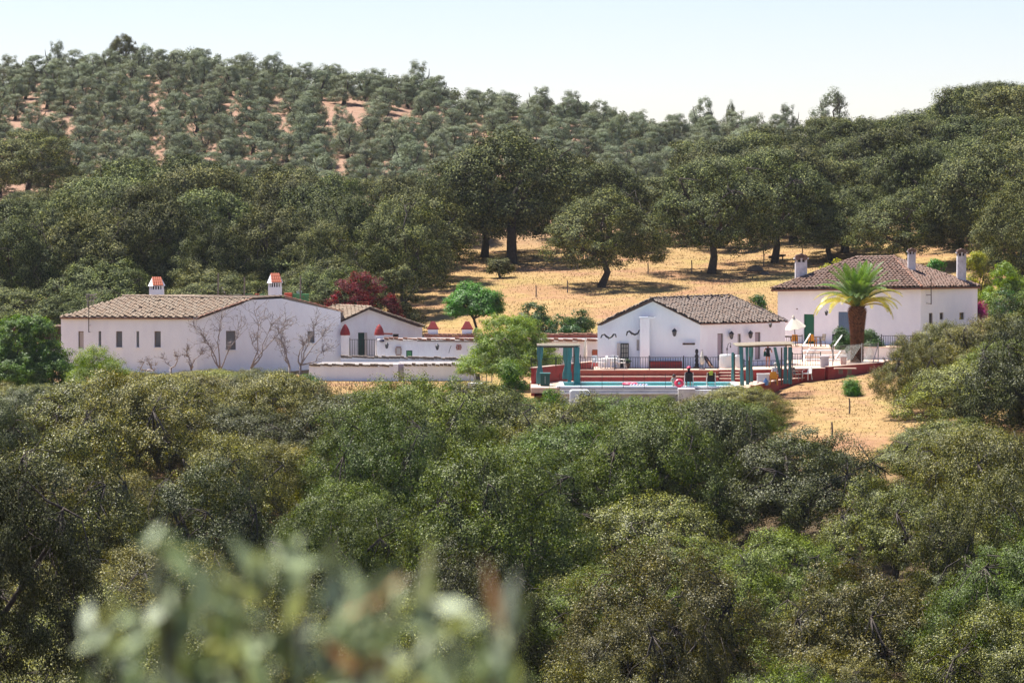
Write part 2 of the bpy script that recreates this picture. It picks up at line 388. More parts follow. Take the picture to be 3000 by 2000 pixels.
def ground_material():
    m = bpy.data.materials.new("dry_ground"); m.use_nodes = True; nt = m.node_tree; N = nt.nodes; L = nt.links
    b = N["Principled BSDF"]; b.inputs["Roughness"].default_value = 0.95; b.inputs["Specular IOR Level"].default_value = 0.1
    g = N.new("ShaderNodeNewGeometry")
    def noise(scale, detail=6, rough=0.6, stretch=None):
        n = N.new("ShaderNodeTexNoise"); n.inputs["Scale"].default_value = scale; n.inputs["Detail"].default_value = detail; n.inputs["Roughness"].default_value = rough
        if stretch:
            mp = N.new("ShaderNodeMapping"); mp.inputs["Scale"].default_value = stretch; L.new(g.outputs["Position"], mp.inputs[0]); L.new(mp.outputs[0], n.inputs["Vector"])
        else: L.new(g.outputs["Position"], n.inputs["Vector"])
        return n
    def ramp(src, p0, c0, p1, c1):
        r = N.new("ShaderNodeValToRGB"); e = r.color_ramp.elements
        e[0].position = p0; e[1].position = p1; e[0].color = (*c0, 1); e[1].color = (*c1, 1); L.new(src, r.inputs[0]); return r.outputs[0]
    def mix(f, a, c):
        x = N.new("ShaderNodeMix"); x.data_type = 'RGBA'; L.new(f, x.inputs[0]); L.new(a, x.inputs[6]); L.new(c, x.inputs[7]); return x.outputs[2]
    straw = ramp(noise(0.9, 8, 0.7).outputs[0], 0.35, (0.23, 0.145, 0.062), 0.66, (0.35, 0.240, 0.112))
    earth = ramp(noise(1.7, 8, 0.7).outputs[0], 0.3, (0.20, 0.110, 0.060), 0.7, (0.33, 0.19, 0.11))
    green = ramp(noise(2.5).outputs[0], 0.3, (0.20, 0.16, 0.055), 0.7, (0.34, 0.25, 0.10))
    soil = ramp(noise(1.2, 8, 0.7).outputs[0], 0.3, (0.22, 0.125, 0.085), 0.7, (0.30, 0.20, 0.145))
    f1 = ramp(noise(0.16, 5, 0.6).outputs[0], 0.46, (0, 0, 0), 0.62, (1, 1, 1))
    f2 = ramp(noise(0.11, 4, 0.6, (1, 0.7, 1.0)).outputs[0], 0.52, (0, 0, 0), 0.66, (1, 1, 1))
    c = mix(f1, straw, earth); c = mix(f2, c, green)
    sp = N.new("ShaderNodeSeparateXYZ"); L.new(g.outputs["Position"], sp.inputs[0])
    mr = N.new("ShaderNodeMapRange"); mr.inputs[1].default_value = 325; mr.inputs[2].default_value = 350; L.new(sp.outputs[1], mr.inputs[0])
    c = mix(mr.outputs[0], c, soil)
    litter_shade = ramp(noise(1.5, 6, 0.7).outputs[0], 0.3, (0.045, 0.035, 0.022), 0.7, (0.12, 0.085, 0.05))  # leaf litter, with the shade under the trees put into its brown
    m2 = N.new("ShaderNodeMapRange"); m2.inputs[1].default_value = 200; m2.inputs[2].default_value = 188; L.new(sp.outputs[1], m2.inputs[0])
    c = mix(m2.outputs[0], c, litter_shade)
    L.new(c, b.inputs["Base Color"])
    bp = N.new("ShaderNodeBump"); bp.inputs["Strength"].default_value = 0.7; bp.inputs["Distance"].default_value = 0.15
    L.new(noise(2.2, 8, 0.7).outputs[0], bp.inputs["Height"]); L.new(bp.outputs[0], b.inputs["Normal"])
    return m
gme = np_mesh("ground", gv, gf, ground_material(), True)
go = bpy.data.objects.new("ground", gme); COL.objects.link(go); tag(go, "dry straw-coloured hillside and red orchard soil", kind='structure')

# ------------------------------------------------------------------ walls with openings
def wall(name, A, B, zb, prof, parent, m, openings=(), th=0.35):
    """vertical wall from A to B (plan points seen left to right), profile = [(px, py)...] along its top as seen, openings in px/py boxes"""
    A = Vector((A[0], A[1], 0)); B = Vector((B[0], B[1], 0)); d = (B - A); L = d.length; d.normalize()
    n = Vector((d.y, -d.x, 0))            # towards the viewer
    pl = (A, n)
    def uz(px, py):
        h = hit(px, py, pl); return (h - A).dot(d), h.z
    prof = [uz(*q) for q in prof]
    prof[0] = (0.0, prof[0][1]); prof[-1] = (L, prof[-1][1])
    def top(u):
        for (u0, z0), (u1, z1) in zip(prof, prof[1:]):
            if u <= u1 + 1e-6: return z0 + (z1 - z0) * (u - u0) / max(u1 - u0, 1e-6)
        return prof[-1][1]
    ops = []
    for o in openings:
        u0, z1 = uz(o[0], o[1]); u1, z0 = uz(o[2], o[3]); ops.append((u0, u1, max(z0, zb), z1))
    cuts = sorted(set([0.0, L] + [p[0] for p in prof] + [q for o in ops for q in o[:2]]))
    b = MB()
    def pt(u, z, k=0): return A + d * u + Vector((0, 0, z)) - n * (th * k)
    for u0, u1 in zip(cuts, cuts[1:]):
        if u1 - u0 < 1e-4: continue
        um = (u0 + u1) / 2; segs = [(zb, None)]
        for o in sorted([o for o in ops if o[0] - 1e-6 <= um <= o[1] + 1e-6], key=lambda o: o[2]):
            segs[-1] = (segs[-1][0], o[2]); segs.append((o[3], None))
        for z0, z1 in segs:
            za, zc = (top(u0), top(u1)) if z1 is None else (z1, z1)
            if max(za, zc) - z0 < 1e-3: continue
            b.prism([pt(u0, z0), pt(u1, z0), pt(u1, zc), pt(u0, za)], -n * th)
    o = b.build(name, m, parent)
    o['frame_info'] = 0; del o['frame_info']
    return dict(obj=o, A=A, d=d, n=n, pl=pl, uz=uz, pt=pt, th=th, ops=ops)

def in_opening(w, k, name, m, parent, depth=0.14, frame=None, bars=None, slats=0):
    """a pane or door set back in opening k; frame pieces as sub-parts"""
    u0, u1, z0, z1 = w['ops'][k]; pt = w['pt']; n = w['n']; th = w['th']
    def q(u, z, dd): return pt(u, z) - n * dd
    b = MB(); b.prism([q(u0, z0, depth), q(u1, z0, depth), q(u1, z1, depth), q(u0, z1, depth)], -n * 0.04)
    o = b.build(name, m, parent)
    f = frame or M['wood_grey']; e = 0.06
    if u1 - u0 > 0.3:
        b = MB(); dd = depth - 0.03
        for (a, c) in (((u0 + e/2, z0 + e), (u0 + e/2, z1 - e)), ((u1 - e/2, z0 + e), (u1 - e/2, z1 - e)), ((u0, z0 + e/2), (u1, z0 + e/2)), ((u0, z1 - e/2), (u1, z1 - e/2))):
            b.bar(q(*a, dd), q(*c, dd), e, 0.05)
        b.build("frame", f, o)
    for i in range(slats):
        z = z0 + e + (z1 - z0 - 2*e) * (i + 0.5) / slats
        b = MB(); b.bar(q(u0 + e, z, depth - 0.02), q(u1 - e, z, depth - 0.02), 0.02, (z1 - z0) / slats * 0.7); b.build("slat", m, o)
    if bars:
        nx_, nz_ = bars
        for i in range(1, nx_):
            u = u0 + (u1 - u0) * i / nx_; b = MB(); b.bar(q(u, z0 + e, depth - 0.04), q(u, z1 - e, depth - 0.04), 0.035); b.build("glazing_bar", f, o)
        for i in range(1, nz_):
            z = z0 + (z1 - z0) * i / nz_; b = MB(); b.bar(q(u0 + e, z, depth - 0.035), q(u1 - e, z, depth - 0.035), 0.03); b.build("glazing_bar", f, o)
    return o
def sill(w, k, parent):
    u0, u1, z0, z1 = w['ops'][k]; pt = w['pt']; n = w['n']
    b = MB(); b.bar(pt(u0 - 0.06, z0 - 0.03) + n * 0.03, pt(u1 + 0.06, z0 - 0.03) + n * 0.03, 0.16, 0.05); return b.build("sill", M['white'], parent)

# ------------------------------------------------------------------ tiled roofs
TSEG = 4
def roof_plane(parent, pl, poly, eave, tile_m, pitch=0.21, course=0.36, sheet=0.10, seed=0, rough=0.012, sheet_m=None, name="roof_slope", stagger=True, rise=.62):
    """poly: 3D corner list on plane pl; eave: (a,b) 3D eave line. One sheet part and one joined part of real clay tiles."""
    rs = np.random.default_rng(seed)
    o0, n = pl
    if n.z < 0: n = -n
    ex = (eave[1] - eave[0]).normalized(); up = n.cross(ex).normalized()
    if up.z < 0: up = -up
    b = MB(); b.prism([p - n * 0.02 for p in poly], -n * sheet); ob = b.build(name, sheet_m or M['tile_sheet'], parent)
    q = [((p - eave[0]).dot(ex), (p - eave[0]).dot(up)) for p in poly]
    us = [a for a, _ in q]; vs_ = [c for _, c in q]
    U = np.arange(min(us) + pitch / 2, max(us), pitch); V = np.arange(min(vs_) - 0.03, max(vs_), course)
    UU, VV = np.meshgrid(U, V); UU = UU.ravel(); VV = VV.ravel()
    if stagger: VV = VV + (np.floor((UU - min(us)) / pitch).astype(int) * 7919 % 97 / 97.0 * course - course * .3)
    cx_, cy_ = UU, VV + course * 0.5
    inside = np.zeros(len(UU), bool); m_ = len(q)
    for i in range(m_):
        (x0, y0), (x1, y1) = q[i], q[(i + 1) % m_]
        c = ((y0 > cy_) != (y1 > cy_)) & (cx_ < (x1 - x0) * (cy_ - y0) / (y1 - y0 + 1e-12) + x0)
        inside ^= c
    UU = UU[inside]; VV = VV[inside]; nT = len(UU)
    ang = np.linspace(0, math.pi, TSEG + 1)
    ux = np.array(ex); vy = np.array(up); nz_ = np.array(n); E0 = np.array(eave[0])
    ju = rs.normal(0, rough, nT); jv = rs.normal(0, rough * 2, nT); jh = np.abs(rs.normal(0, rough, nT)); yaw = rs.normal(0, 0.05, nT)
    gone = rs.random(nT) < 0.012
    V_all = []
    for end in (0, 1):
        r = pitch * (0.50 if end == 0 else 0.42)
        lv = VV + jv + (0 if end == 0 else course * 1.12)
        lh = jh + (0.035 if end == 0 else 0.0) - gone * 0.09
        for a in ang:
            uu = UU + ju + r * math.cos(a) + yaw * (0 if end == 0 else course)
            hh = lh + r * rise * math.sin(a)
            V_all.append(E0[None] + uu[:, None] * ux[None] + lv[:, None] * vy[None] + hh[:, None] * nz_[None])
    K = TSEG + 1
    V_ = np.stack(V_all, 1).reshape(-1, 3); bi = np.arange(nT) * (2 * K)
    fs = []
    for k in range(TSEG): fs.append(np.stack([bi + k, bi + k + 1, bi + K + k + 1, bi + K + k], 1))
    me = np_mesh("roof_tiles", V_, np.concatenate(fs), tile_m, False)
    t = bpy.data.objects.new("roof_tiles", me); COL.objects.link(t); t.parent = parent
    t.matrix_basis = parent.matrix_basis.inverted(); t['kind'] = 'stuff'
    return ob
def ridge(parent, a, b, m, r=0.13, step=0.38, name="ridge_tiles", seed=3):
    rs = random.Random(seed); a = Vector(a); b = Vector(b); d = b - a; L = d.length; d.normalize()
    side = d.cross(Vector((0, 0, 1))).normalized(); upv = side.cross(d)
    mb = MB(); n = max(1, int(L / step))
    for i in range(n):
        p0 = a + d * (L * i / n) + upv * (0.04 + rs.uniform(0, .02)); p1 = a + d * (L * (i + 1.1) / n) + upv * rs.uniform(0, .02)
        vs = [];
        for p, rr in ((p0, r), (p1, r * 0.85)):
            for k in range(6):
                t = math.pi * k / 5; vs.append(p + side * rr * math.cos(t) + upv * rr * 0.8 * math.sin(t))
        mb.add(vs, [(k, k + 1, 7 + k, 6 + k) for k in range(5)] + [tuple(range(6))])
    o = mb.build(name, m, parent); o['kind'] = 'stuff'; return o

def at(o, x, y): return Vector((x, y, 0))
def P2(px, Y): return (X(px, Y), Y)

# ------------------------------------------------------------------ trees
def leaf_cloud(rng, lobes, nclump, nleaf, L, W, clump_r, rag=0.18, squash=0.75, up=0.25, inner=0.12, droop=0.0, zmin=None, lower=0.15):
    """leaf diamonds in clumps that sit on the skins of overlapping lobes; lobes = [(x,y,z,r,rz)]"""
    lb = np.array(lobes, float); w = lb[:, 3] ** 2; w /= w.sum()
    out = []; need = nclump
    while need > 0:
        k = rng.choice(len(lb), need * 3, p=w)
        d = rng.normal(size=(need * 3, 3)); d /= np.linalg.norm(d, axis=1)[:, None]
        keep = (d[:, 2] > -0.35) | (rng.random(len(d)) < lower)
        rr = rng.uniform(0.74, 1.06, len(d)) + (rng.random(len(d)) < rag) * rng.uniform(0.05, 0.22, len(d))
        c = lb[k, :3] + d * np.stack([lb[k, 3], lb[k, 3], lb[k, 4]], 1) * rr[:, None]
        dist = np.sqrt((((c[:, None, :2] - lb[None, :, :2]) / lb[None, :, 3, None]) ** 2).sum(-1) + ((c[:, None, 2] - lb[None, :, 2]) / lb[None, :, 4]) ** 2)
        keep &= (dist.min(1) > 0.72) | (rng.random(len(d)) < inner)
        if zmin is not None: keep &= c[:, 2] > zmin
        c = c[keep]; d = d[keep]
        out.append(np.concatenate([c, d], 1)[:need]); need -= len(out[-1])
    C = np.concatenate(out); nc = len(C)
    sizes = rng.uniform(0.40, 1.55, nc) * clump_r
    ci = rng.choice(nc, nleaf, p=(sizes ** 2) / (sizes ** 2).sum())
    off = rng.normal(size=(nleaf, 3)); off /= np.linalg.norm(off, axis=1)[:, None]
    rad = rng.random(nleaf) ** 0.45
    off *= rad[:, None]
    pos = C[ci, :3] + off * sizes[ci][:, None] * np.array([1, 1, squash])
    if droop: pos[:, 2] -= droop * (off[:, 0] ** 2 + off[:, 1] ** 2) * sizes[ci]
    nrm = off * 0.8 + C[ci, 3:] * 0.9 + rng.normal(size=(nleaf, 3)) * 0.42 + np.array([0, 0, up])
    return diamonds(rng, pos, nrm, L, W), C
def diamonds(rng, pos, nrm, L, W, axis=None):
    n = len(pos); nrm = nrm / np.linalg.norm(nrm, axis=1)[:, None]
    a = rng.normal(size=(n, 3)) if axis is None else axis + rng.normal(size=(n, 3)) * 0.15
    a -= nrm * (a * nrm).sum(1)[:, None]; a /= np.linalg.norm(a, axis=1)[:, None] + 1e-9
    b = np.cross(nrm, a)
    l = (L * rng.uniform(0.7, 1.25, n))[:, None]; w = (W * rng.uniform(0.7, 1.25, n))[:, None]
    v = np.stack([pos - a * l / 2, pos + b * w / 2 - a * l * 0.05, pos + a * l / 2, pos - b * w / 2 - a * l * 0.05], 1)
    return v.reshape(-1, 3)
def cloud_mesh(name, V, m):
    n = len(V) // 4
    return np_mesh(name, V, np.arange(n * 4).reshape(n, 4), m)
def wood_mesh(rng, C, R, H, trunk_r, nlimb=5, nbranch=60, lean=(0, 0), fork=0.32, m=None, name="trunk"):
    mb = MB(); fz = H * fork
    base = Vector((0, 0, -0.6)); top = Vector((lean[0] * R, lean[1] * R, fz))
    mid = Vector((lean[0] * R * 0.2 + rng.normal() * 0.05 * R, 0, fz * 0.5))
    mb.tube([base, Vector((0, 0, 0.15)), mid, top], [trunk_r * 1.5, trunk_r * 1.15, trunk_r * 0.9, trunk_r * 0.8], 8)
    ends = []
    for i in range(nlimb):
        a = 2 * math.pi * (i + rng.uniform(-.25, .25)) / nlimb
        rr = R * rng.uniform(0.45, 0.7); zz = H * rng.uniform(0.6, 0.82)
        e = Vector((top.x + rr * math.cos(a), top.y + rr * math.sin(a), zz))
        m1 = top.lerp(e, 0.35) + Vector((rng.normal() * .08 * R, rng.normal() * .08 * R, -0.03 * H))
        m2 = top.lerp(e, 0.7) + Vector((rng.normal() * .1 * R, rng.normal() * .1 * R, 0.03 * H))
        mb.tube([top - Vector((0, 0, 0.1)), m1, m2, e], [trunk_r * .6, trunk_r * .42, trunk_r * .28, trunk_r * .12], 6)
        ends += [m1, m2, e]
    if nbranch:
        sel = rng.choice(len(C), min(nbranch, len(C)), replace=False)
        E = np.array([list(p) for p in ends])
        for k in sel:
            c = C[k, :3]; j = int(np.argmin(((E - c) ** 2).sum(1)))
            p = Vector(E[j]); e = Vector(c); mm = p.lerp(e, 0.5) + Vector(rng.normal(size=3) * 0.07 * R); m0 = p.lerp(mm, 0.5) + Vector(rng.normal(size=3) * 0.03 * R); m3 = mm.lerp(e, 0.5) + Vector(rng.normal(size=3) * 0.03 * R)
            mb.tube([p, m0, mm, m3, e], [trunk_r * .15, trunk_r * .12, trunk_r * .09, trunk_r * .06, 0.01], 4)
    me = bpy.data.meshes.new(name); me.from_pydata(mb.v, [], mb.f); me.materials.append(m or M['bark']); me.shade_smooth()
    return me
def dome_lobes(rng, R, H, n, fork=0.3, flat=1.0, big=(0.34, 0.52)):
    """lobes of a broad oak crown: radius R, overall height H"""
    lobes = []; zc = H * 0.55
    lobes.append((0, 0, H * 0.56, R * 0.62, H * 0.30))
    for i in range(n):
        a = 2.39996 * i + rng.uniform(-.4, .4); t = math.sqrt((i + 0.5) / n)
        r = rng.uniform(*big) * R
        rad = max(0, (R - r * 0.9)) * t * rng.uniform(0.85, 1.05)
        zt = H * (1 - 0.36 * flat * t ** 2.4) * rng.uniform(0.78, 1.0)       # top of the dome here
        rz = r * rng.uniform(0.7, 0.95)
        z = zt - rz
        lobes.append((rad * math.cos(a), rad * math.sin(a), z, r, rz))
        if t > 0.5:
            lobes.append((rad * 1.0 * math.cos(a + .35), rad * 1.0 * math.sin(a + .35), max(H * 0.30, z - H * 0.22), r * 0.85, rz * 0.95))
    return lobes
def bush_lobes(rng, R, H, n):
    lobes = [(0, 0, H * .40, R * .6, H * .40)]
    for i in range(n):
        a = 2.39996 * i + rng.uniform(-.4, .4); t = math.sqrt((i + 0.5) / n)
        r = rng.uniform(.30, .42) * R; rz = min(r, H * .3); rad = (R - r * .9) * t
        z = H * (rng.uniform(.35, 1.0) * math.sqrt(max(.05, 1 - .8 * t * t))) - rz * .8
        lobes.append((rad * math.cos(a), rad * math.sin(a), max(z, rz * .7), r, rz))
        if t > .5: lobes.append((rad * 1.05 * math.cos(a + .4), rad * 1.05 * math.sin(a + .4), max(rz * .7, z * .4), r * .9, rz))
        if t <= .5: lobes.append((rad * math.cos(a + 1.5), rad * math.sin(a + 1.5), H - rz, r * .9, rz))
    return lobes
def tree_proto(seed, R, H, nlobes, nclump, nleaf, L, W, clump_r, leafm, trunk_r, **k):
    rng = np.random.default_rng(seed)
    lobes = dome_lobes(rng, R, H, nlobes, flat=k.get('flat', 1.0), big=k.get('big', (0.34, 0.52)))
    if k.get('bush'): lobes = bush_lobes(rng, R, H, nlobes)
    V, C = leaf_cloud(rng, lobes, nclump, nleaf, L, W, clump_r, up=k.get('up', 0.25), inner=k.get('inner', 0.12), droop=k.get('droop', 0), rag=k.get('rag', 0.18), zmin=H * k.get('zmin', 0.2), lower=k.get('lower', 0.2))
    cm = cloud_mesh("crown", V, leafm)
    tm = wood_mesh(rng, C, R, H, trunk_r, nlimb=k.get('nlimb', 5), nbranch=k.get('nbranch', 50), lean=k.get('lean', (0, 0)), fork=k.get('fork', 0.3), m=k.get('bark'))
    return dict(crown=cm, trunk=tm, R=R, H=H)
def plant_tree(pr, name, x, y, z, r, h, label, cat, group=None, rz=None, leafm=None):
    root = thing(name, (x, y, z), label, cat, group)
    root.rotation_euler = (0, 0, random.uniform(0, 6.28) if rz is None else rz)
    s = r / pr['R']; root.scale = (s, s, h / pr['H'])
    c = bpy.data.objects.new("crown", pr['crown']); COL.objects.link(c); c.parent = root
    t = bpy.data.objects.new("trunk", pr['trunk']); COL.objects.link(t); t.parent = root
    if leafm:
        c.material_slots[0].link = 'OBJECT'; c.material_slots[0].material = leafm
    return root

NEAR = [tree_proto(11 + i, 5.2, 7.2, 15, 620, 140000, 0.066, 0.046, 0.40, M['oak'], 0.22, nbranch=110, inner=0.12, droop=0.1) for i in range(2)]
MIDO = [tree_proto(31 + i, 5.0, 6.8, 14, 560, 80000, 0.085, 0.058, 0.42, M['oak'], 0.22, nbranch=70, inner=0.1, droop=0.1) for i in range(3)]
FARO = [tree_proto(51 + i, 5.0, 8.5, 17, 620, 50000, 0.125, 0.095, 0.48, M['oak_far'], 0.27, nbranch=40, inner=0.06, big=(0.26, 0.42), droop=0.15) for i in range(3)]
OLIV = [tree_proto(71 + i, 2.3, 4.0, 9, 170, 13000, 0.12, 0.07, 0.34, M['olive'], 0.22, nbranch=16, inner=0.15, big=(0.36, 0.5), nlimb=3, fork=0.2, zmin=0.10, bush=True, rag=0.03) for i in range(3)]
FILL = [tree_proto(91 + i, 5.0, 8.5, 15, 420, 28000, 0.16, 0.12, 0.55, M['oak_far'], 0.38, nbranch=10, inner=0.05, big=(0.28, 0.44), droop=0.15) for i in range(3)]

# silhouette of the near woods against the farm
SIL = [(-600, 1130), (0, 1140), (200, 1150), (300, 1120), (430, 1105), (520, 1088), (700, 1095), (830, 1100), (930, 1125), (1050, 1165), (1150, 1150), (1250, 1130), (1340, 1150),
       (1450, 1165), (1600, 1190), (1750, 1200), (1900, 1225), (1980, 1200), (2060, 1160), (2150, 1135), (2230, 1125), (2290, 1180), (2350, 1205), (2390, 1262), (2440, 1310), (2560, 1315),
       (2610, 1150), (2660, 1040), (2720, 985), (2800, 950), (2880, 955), (3000, 930), (3600, 930)]
SX = np.array([s[0] for s in SIL], float); SY = np.array([s[1] for s in SIL], float) - 10.0
def sil(px): return np.interp(px, SX, SY)
def place_x(px):
    for lim, t in ((150, "below the dense edge bush"), (560, "below the farmhouse's long roof"), (900, "below the bare grey trees"), (1200, "below the whitewashed shed wall"),
                   (1500, "below the fan-shaped lime tree"), (1800, "below the swimming pool"), (2100, "below the pool-side chairs"), (2400, "below the teal pergola"), (2640, "below the dry grass clearing")):
        if px < lim: return t
    return "below the hipped house"
def band(y):
    for lim, t in ((125, "in the lowest row of the woods"), (145, "low in the woods"), (168, "half way up the woods"), (190, "high in the woods"), (208, "near the top of the woods")):
        if y < lim: return t
    return "on the upper edge of the woods"
pts = []
rs = random.Random(5)
y = 104.0
while y < 232:
    step = 8.2 if y < 190 else 7.2
    half = 0.15 * y + 3.5
    x = -half + rs.uniform(0, step)
    while x < half:
        pts.append((x + rs.uniform(-1.3, 1.3), y + rs.uniform(-1.6, 1.6))); x += step * rs.uniform(0.85, 1.15)
    y += step * 0.85
GAPS = [((2300, 2600), (201, 240))]
near_count = 0
for (x, y) in sorted(pts, key=lambda p: p[1]):
    z = gz(x, y); px = 1500 + x / y * FPX
    if any(a < px < b and c < y < d for (a, b), (c, d) in GAPS): continue
    if y > 217 and px > 1250 and px < 2580: continue
    if rs.random() < 0.05 and y < 195: continue
    r = rs.uniform(4.0, 6.2); h = rs.choice([rs.uniform(4.8, 6.6), rs.uniform(6.5, 8.5), rs.uniform(8.3, 10.6)])
    old = rs.random() < 0.2
    if px > 2600 and y > 190: r *= 0.9
    ok = False
    while h > 1.6:
        good = True
        for t in (-.95, -.6, 0, .6, .95):
            pxt = px + t * r / y * FPX; zt = z + h * (0.48 + 0.36 * math.sqrt(1 - t * t))
            if proj((x, y, zt))[1] < sil(pxt): good = False
        if good: ok = True; break
        h *= 0.94
        if h < 4.5: r *= 0.965
    if not ok: continue
    if y < 150 and px < 1700: r *= 1.22
    pr = rs.choice(NEAR if y < 158 else MIDO)
    green = (900 < px < 2350 and y > 165 and rs.random() < 0.7) or (px > 1300 and rs.random() < 0.22)
    pl_, bd = place_x(px), band(y)
    adj = ("tall " if h > 8.0 else "low " if h < 4.6 else "") + ("broad " if r > 5.4 else "narrow " if r < 4.2 else "")
    lab = adj + ("green oak " if green else "dark-leaved oak " if old else "holm oak ") + bd + ", " + pl_
    plant_tree(pr, "holm_oak", x, y, z, r, h, lab, "oak tree", adj + ("green" if green else "dark-leaved" if old else "holm") + " oaks " + bd + ", " + pl_, leafm=M['oak_green'] if green else (M['oak_deep'] if old else None))
    near_count += 1
print("near oaks", near_count)

# big named trees on and behind the field: (centre px, base px, base py, crown width px, top py, label)
NAMED = [
    (1762, 842, 345, 545, "round dark holm oak standing alone on the dry field, its trunk bare", 0),
    (1500, 772, 440, 360, "largest dark holm oak rising behind the round field oak", 1),
    (2085, 802, 370, 470, "spreading holm oak with a straight black trunk in the middle of the field", 2),
    (2435, 765, 270, 560, "holm oak with a forked leaning trunk behind the palm", 3),
    (2650, 790, 330, 545, "low dense holm oak just behind the chimneys of the hipped house", 0),
    (2915, 770, 400, 400, "wide holm oak at the right edge above the yellow shrubs", 1),
    (2270, 770, 330, 440, "dark holm oak between the black-trunked oak and the forked oak", 2)]
taken = []
for (cx, by, w, top, lab, k) in NAMED:
    g = ground_hit(cx, by); s = g.y / FPX
    h = (Z(top, g.y) - g.z) * 1.05
    plant_tree(FARO[k % 3], "holm_oak", g.x, g.y, g.z - 0.05, w / 2 * s * 1.2, h, lab, "oak tree", None, rz=1.3 * k)
    taken.append((g.x, g.y, w / 2 * s * 0.75))
plant_tree(NEAR[1], 'holm_oak', X(-60, 100), 100, Z(1280, 100) - 9.5, 4.2, 9.8, 'large dark holm oak with shade painted into its leaves, at the lower left edge', 'oak tree', None, rz=2.0, leafm=M['oak_shade'])
for (px_, Y_, r_, h_, lab_) in ((2545, 150, 5.2, 7.6, "holm oak filling the hollow below the small green clump of the dry slope"), (2620, 172, 4.4, 6.0, "narrow holm oak at the shaded foot of the dry clearing")):
    x_ = X(px_, Y_); plant_tree(MIDO[0], 'holm_oak', x_, Y_, gz(x_, Y_), r_, h_, lab_, 'oak tree', None, rz=1.1)
# row behind the left farmhouse (bases hidden)
ROWB = [(40, 275, 300, 640, "holm oak behind the far left end of the big farmhouse"), (235, 284, 330, 545, "tall holm oak rising behind the rooftop aerial"), (440, 281, 330, 552, "tall rounded holm oak rising behind the first striped chimney"),
        (640, 275, 230, 640, "holm oak between the two tiled chimneys of the big farmhouse"), (800, 279, 300, 590, "pale-topped holm oak rising behind the second tiled chimney"), (960, 274, 230, 660, "holm oak behind the flat red roof"),
        (1180, 277, 300, 580, "broad holm oak behind the purple-leaved plum"), (1020, 288, 240, 560, "holm oak set back behind the purple plum and the broad oak"), (90, 352, 300, 388, "very dark holm oak where the orchard meets the woods at the left"),
        (1100, 300, 240, 620, "holm oak at the foot of the largest dark oak")]
for i, (cx, Y, w, top, lab) in enumerate(ROWB):
    x = X(cx, Y); z = gz(x, Y); s = Y / FPX
    plant_tree(FARO[i % 3], "holm_oak", x, Y, z, w / 2 * s * 1.12, max(3, Z(top, Y) - z) * 1.06, lab, "oak tree", None, rz=0.8 * i)
    taken.append((x, Y, w / 2 * s * 0.6))
# field that stays open, as a polygon in frame pixels of the ground point
def open_field(x, y):
    px, py = proj((x, y, gz(x, y)))
    if y > 334: return False
    if px < 1240: return y < 262
    if px > 2960: return y < 268
    lim = np.interp(px, [1240, 1330, 1500, 1600, 1700, 1900, 2000, 2300, 2420, 2700, 2800, 3000], [870, 785, 758, 752, 748, 738, 735, 745, 752, 775, 770, 770])
    return py > lim
def band_far(y):
    return "just behind the farm" if y < 290 else "in the middle of the oak wood" if y < 330 else "high in the oak wood" if y < 372 else "on the right-hand ridge" 
def place_far(px):
    for lim, t in ((300, "behind the aerial"), (620, "behind the first tiled chimney"), (930, "behind the second tiled chimney"), (1280, "behind the purple plum"), (1800, "above the lone field oak"),
                   (2250, "above the pool house"), (2620, "above the palm")):
        if px < lim: return t
    return "above the hipped house chimneys"
rs = random.Random(12)
# upper limit of wood tops (skyline and the boundary with the orchard)
WT = [(-400, 560), (0, 560), (200, 520), (330, 430), (600, 430), (900, 470), (1250, 500), (1330, 400), (1700, 430), (1870, 420), (1950, 400), (2100, 368), (2300, 345), (2440, 318), (2540, 312), (2640, 360),
      (2700, 275), (2790, 230), (2900, 222), (3000, 228), (3500, 230)]
WX = np.array([s[0] for s in WT], float); WY = np.array([s[1] for s in WT], float)
far = []; y = 264.0
while y < 430:
    step = 8.8
    half = 0.15 * y + 4; x = -half + rs.uniform(0, step)
    while x < half:
        far.append((x + rs.uniform(-1.5, 1.5), y + rs.uniform(-1.6, 1.6))); x += step * rs.uniform(0.85, 1.15)
    y += step * 0.9
nf = 0
for (x, y) in far:
    px = 1500 + x / y * FPX
    if y > np.interp(px, [-500, 200, 330, 1250, 1500, 1900, 2000, 2300, 2600, 3500], [356, 356, 340, 340, 334, 340, 362, 375, 420, 425]): continue
    if open_field(x, y): continue
    if any((x - a) ** 2 + (y - b) ** 2 < c * c for a, b, c in taken): continue
    z = gz(x, y); r = rs.uniform(4.2, 6.0); h = rs.uniform(6.0, 11.0)
    if px < 1250 and y < 275: h *= 0.7
    while h > 3:
        if all(proj((x + t * r, y, z + h * (0.62 + 0.38 * (1 - t * t))))[1] > np.interp(px + t * r / y * FPX, WX, WY) for t in (-.7, 0, .7)): break
        h *= 0.93; r *= 0.97
    else: continue
    if h < 3: continue
    bd, pf = band_far(y), place_far(px)
    plant_tree(rs.choice(FILL if y > 292 else FARO), "holm_oak", x, y, z, r, h, ("tall " if h > 8.2 else "low " if h < 5.5 else "") + ("broad " if r > 5.6 else "") + "dark oak " + bd + ", " + pf, "oak tree", ("tall " if h > 8.2 else "low " if h < 5.5 else "") + ("broad " if r > 5.6 else "") + "hillside oaks " + bd + ", " + pf)
    nf += 1
print("far oaks", nf)
